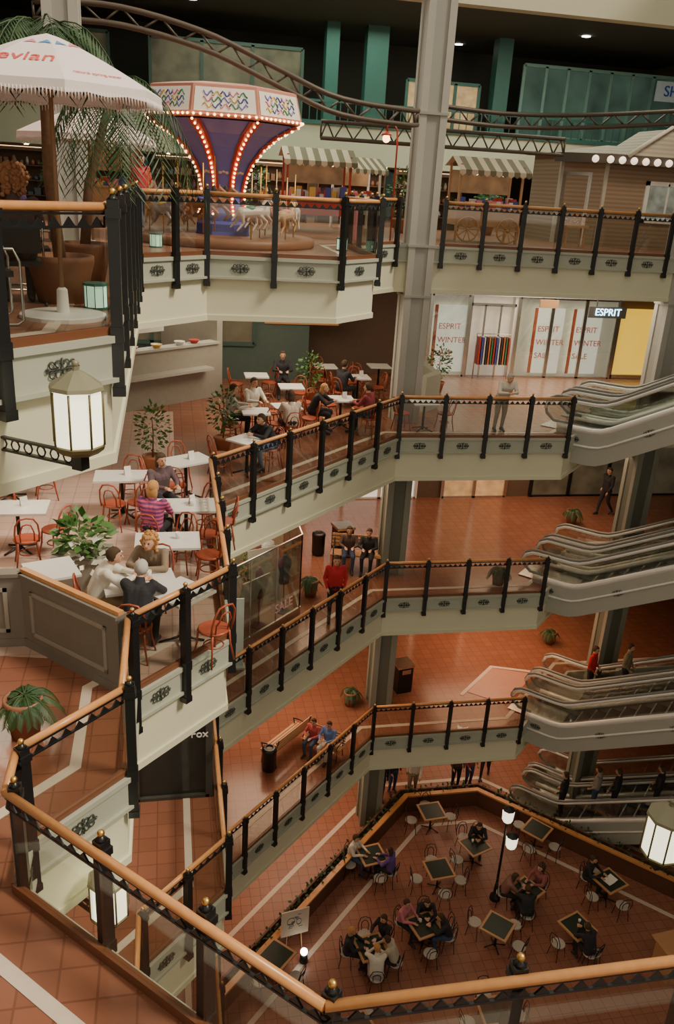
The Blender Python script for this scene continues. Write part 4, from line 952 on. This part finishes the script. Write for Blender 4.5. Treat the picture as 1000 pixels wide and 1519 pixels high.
t=Tm('shop_sign');t.add('sign_board',MB().box(-.62,0,-.17,.62,.06,.17).box(-.4,.02,.17,-.37,.04,.7).box(.37,.02,.17,.4,.04,.7).mesh('sign_board',darkwall));t.add('lettering',textmesh('ESPRIT',.30,neon,.01),loc=(0,-.02,0),rot=FR)
place(t,(13.3,24.35,16.12),0,'glowing blue-white shop name sign under ceiling','sign')
t=Tm('hanging_sign');t.add('board',MB().box(-.3,-.02,-.12,.3,.02,.12).mesh('board',tablewood));t.add('hanger',MB().cone((-.2,0,.12),(-.2,0,.6),.008,.008,4).cone((.2,0,.12),(.2,0,.6),.008,.008,4).mesh('hanger',black));place(t,(11.4,24.5,16.3),0,'small wooden sign hanging from ceiling','sign')
structure('wall_island',MB().prism([(7.0,22.1),(7.6,22.7),(7.6,24.3),(7.4,24.3),(7.4,22.9),(6.9,22.3)],13.5,14.5).mesh('wall',graytrim))
ctg=M('counter_gray',(.33,.31,.26),.6)
t=Tm('service_counter')
t.add('counter_body',MB().box(0,0,0,5.0,.2,1.5).mesh('counter_body',ctg));t.add('ledge',MB().box(.2,-.35,.86,4.6,.0,.93).mesh('ledge',collite));t.add('counter_top',MB().box(-.05,-.08,1.5,5.05,.3,1.56).mesh('counter_top',collite))
t.add('side_return',MB().box(5.0,0,0,5.2,2.5,2.6).mesh('side_return',ctg))
place(t,(-2.6,20.7,13.5),rad(38),'gray cafe service counter with serving ledge','counter')
structure('wall_cafe',MB().box(-5,26.0,13.5,4.3,26.2,16.9).mesh('wall',M('cafe_teal',(.09,.13,.11),.7)))
window(2.9,5.2,26.0,15.3,16.7,2,wood,litwarm);window(-1.5,2.6,25.99,14.6,16.5,4,M('cafe_teal_frame',(.05,.10,.08),.6),litdark)
t=Tm('heat_lamp_hood');t.add('hood',MB().box(-.9,-.3,0,.9,.3,.12).mesh('hood',white));t.add('tube_light',MB().box(-.8,-.1,-.03,.8,.1,0).mesh('tube_light',lampw));place(t,(-1.0,23.2,15.35),rad(38),'lit white serving hood above counter','light')
for x,y,c in((-.9,22.15,red),(-.3,22.6,yellow),(.3,23.1,white),(.7,23.4,red)):
    o=obj('serving_dish',MB().lathe([(.08,0),(.14,.08),(.15,.1)],12).mesh('serving_dish',c),None,(x,y,15.06));o['label']='round serving dish on counter top';o['category']='dish';o['group']='serving dishes'
def lowwall(p0,p1,z,h,npan):
    a=Vector(p0);b=Vector(p1);L=(b-a).length;ang=math.atan2(b.y-a.y,b.x-a.x)
    m=MB().box(0,-.06,0,L,.06,h).box(0,-.09,h,L,.09,h+.05).box(0,-.075,0,L,.075,.12)
    for i in range(npan):
        x0=L*i/npan+.2;x1=L*(i+1)/npan-.2
        for yy in(-.078,.06):
            m.box(x0,yy,.22,x1,yy+.018,.27,1).box(x0,yy,h-.2,x1,yy+.018,h-.15,1).box(x0,yy,.22,x0+.05,yy+.018,h-.15,1).box(x1-.05,yy,.22,x1,yy+.018,h-.15,1)
    o=obj('wall_partition',m.mesh('wall',[M('partition_gray',(.20,.185,.155),.6),M('partition_moulding',(.33,.31,.26),.6)]),None,(a.x,a.y,z),(0,0,ang));o['kind']='structure'
lowwall((-.58,8.92),(-1.85,10.19),13.5,1.0,1);lowwall((-1.85,10.19),(-3.4,10.19),13.5,1.0,2)
trim(MB().bar((-.58,8.92),(-1.85,10.19),.08,14.55,14.6),wood)
structure('wall_left_pier',MB().box(-3.4,17.5,13.5,-2.1,18.0,16.9).mesh('wall',white))
# ------------------------------------------------------------------ L2 shops
structure('wall_shop',MB().box(-5.2,12.4,9,.62,12.6,12.4).mesh('wall',darkwall))
o=obj('shop_sign',textmesh('Fox',.20,white,.01),None,(.43,12.27,10.38),FR);o['label']='white Fox lettering on dark shop wall';o['category']='sign'
window(-3.2,.6,12.38,9,11.3,3,darkwall,M('dark_glass',(.03,.035,.032),.1))
t=Tm('shop_window_display')
fr=MB();gp=MB();pl=[(1.1,16.9),(3.2,19.0),(3.2,22.2)]
for i in range(2):
    a=Vector(pl[i]);b_=Vector(pl[i+1]);n=3
    for k in range(n+1):
        q=a.lerp(b_,k/n);fr.box(q.x-.015,q.y-.015,0,q.x+.015,q.y+.015,2.2)
    fr.bar(a,b_,.07,0,.18);fr.bar(a,b_,.03,2.18,2.21);gp.bar(a,b_,.015,.2,2.17)
t.add('window_frame',fr.mesh('window_frame',steel));t.add('window_glass',gp.mesh('window_glass',glass_mat('reflective_shop_glass',(.80,.83,.80),.24,.05)))
t.add('lettering',textmesh('SALE',.34,M('sale_pink',(.80,.48,.42),.5,emit=.08),.005),loc=(2.72,18.42,.55),rot=(rad(90),0,rad(45)))
for x,y,rz,tl in((1.9,18.3,.9,.35),(2.2,19.0,.6,-.3),(1.3,17.9,1.1,.15)):
    pass
place(t,(0,0,9),0,'angled glass shop window with pink sale lettering','shop window')
dp=Tm('display_panel',MB().box(-.45,-.015,0,.45,.015,1.5).mesh('display_panel',M('pale_display_board',(.62,.58,.48),.5)))
for x,y,rz,tx in((1.75,18.35,.7,.25),(2.45,19.5,.4,-.22),(1.2,17.9,1.0,.12)):
    place(dp,(x,y,9.03),0,'pale display board leaning behind shop window','display board','shop display boards',tilt=(tx,0,rz))
o=obj('standing_signboard',MB().box(-.16,-.02,.05,.16,.02,1.75).box(-.2,-.12,0,.2,.12,.05).mesh('standing_signboard',M('mint_white',(.70,.80,.72),.5)),None,(1.40,16.55,9));o['label']='tall pale mint standing signboard beside shop window';o['category']='sign'
man=Tm('mannequin_torso',MB().lathe([(.1,.0),(.12,.1),(.1,.3),(.16,.55),(.14,.68),(.05,.74),(.05,.8)],12,(0,0,.8),sx=1.2,sy=.7).cone((0,0,0),(0,0,.82),.02,.02,8).lathe([(.18,0),(.18,.03)],12).mesh('mannequin_torso',[coral]))
for x,y,c in((2.1,18.4,gds[5]),(2.5,20.2,offwhite),(1.0,18.4,gds[2]),(2.4,21.4,pink),(2.8,19.1,gds[4]),(1.6,19.6,gds[3]),(1.3,17.35,gds[1])): place(man,(x,y,9.006),random.random()*3,'dressed display mannequin torso behind shop window','mannequin','window mannequins',mats={'root':[c]})
for x,y in((2.0,20.2),(.7,19.1)): place(fic,(x,y,9.006),random.random()*6,'ficus bush in clay pot behind shop window','plant','shop ficus plants',scale=.9)
structure('wall_shop',MB().box(-5,22.3,9,3.2,22.5,12.4).mesh('wall',M('shop_interior',(.45,.33,.23),.6)))
structure('floor',MB().prism([(-5,14.9),(.6,14.9),(1.05,16.95),(3.1,19.0),(3.1,22.2),(-5,22.2)],9,9.006).mesh('floor',M('shop_carpet',(.34,.23,.17),.9)))
window(4.6,8.6,27.28,9,11.8,3,white,litwhite,1);window(9.6,12.0,27.28,9,11.8,2,steel,litwarm,1);window(13,19,27.28,9,11.8,4,black,litdark,1)
window(2,9,27.28,4.5,7.2,4,steel,litdim,1);window(11,18,27.28,4.5,7.2,4,steel,litdim,1)
window(2,9,27.28,0,2.8,4,steel,litwarm,1);window(11,20,27.28,0,2.8,5,teal,litdim,1)
o=obj('bar_counter',MB().box(-.9,-.35,0,.9,.35,.95).box(-1,-.45,.95,1,.45,1.0).mesh('bar_counter',[tablewood]),None,(13.6,14.6,0),(0,0,.1));o['label']='low wooden serving counter in lower court';o['category']='counter'
# ------------------------------------------------------------------ lights
w=bpy.data.worlds.new('world');bpy.context.scene.world=w;w.use_nodes=True;w.node_tree.nodes['Background'].inputs[0].default_value=(1,.88,.71,1);w.node_tree.nodes['Background'].inputs[1].default_value=.80
def area(x,y,z,s,pw,col,s2=None,rot=(0,0,0)):
    l=bpy.data.lights.new('area','AREA');l.energy=pw;l.color=col;l.shape='RECTANGLE';l.size=s;l.size_y=s2 or s
    o=bpy.data.objects.new('area_light',l);COL.objects.link(o);o.location=(x,y,z);o.rotation_euler=rot
s=bpy.data.lights.new('sun','SUN');s.energy=3.4;s.angle=rad(12);s.color=(1,.86,.68);so=bpy.data.objects.new('sun',s);COL.objects.link(so)
so.rotation_euler=Vector((-.62,.28,-.78)).to_track_quat('-Z','Y').to_euler()
WC=(1,.83,.60);OR=(1,.66,.42)
area(3.0,22,16.87,3,180,WC);area(12,24.5,16.87,2.5,250,(1,.83,.62),6);area(-3,13,16.87,2,100,WC);area(-3,7,16.87,2,60,WC);area(0,24.6,16.87,2,60,WC)
area(4.5,22.5,12.37,3,160,OR);area(12,24.5,12.37,3,180,OR,6);area(-2,10.5,12.37,2,90,WC);area(1.0,19.5,12.37,3,110,WC)
area(3.0,21.0,7.87,3,200,OR);area(11,24.0,7.87,3,260,(1,.56,.32),6);area(-1,15,7.87,2,60,OR)
area(4.0,22.0,3.37,3,130,OR);area(11,24.5,3.37,3,130,OR,6);area(1,18,3.37,2,60,OR)
area(2,27,24.9,5,520,(.88,.95,.78),8);area(13,29,24.9,6,560,(.92,.95,.78),5)  # unseen overhead lamps added to lift the top level
area(5,30,20.0,6,120,WC,3);area(13.5,22.6,23.8,3,150,(1,.86,.66),1,(rad(55),0,0));area(5,34,24.8,8,200,(.75,.95,.75),2)  # more unseen lamps, the tilted one added to brighten the kiosk
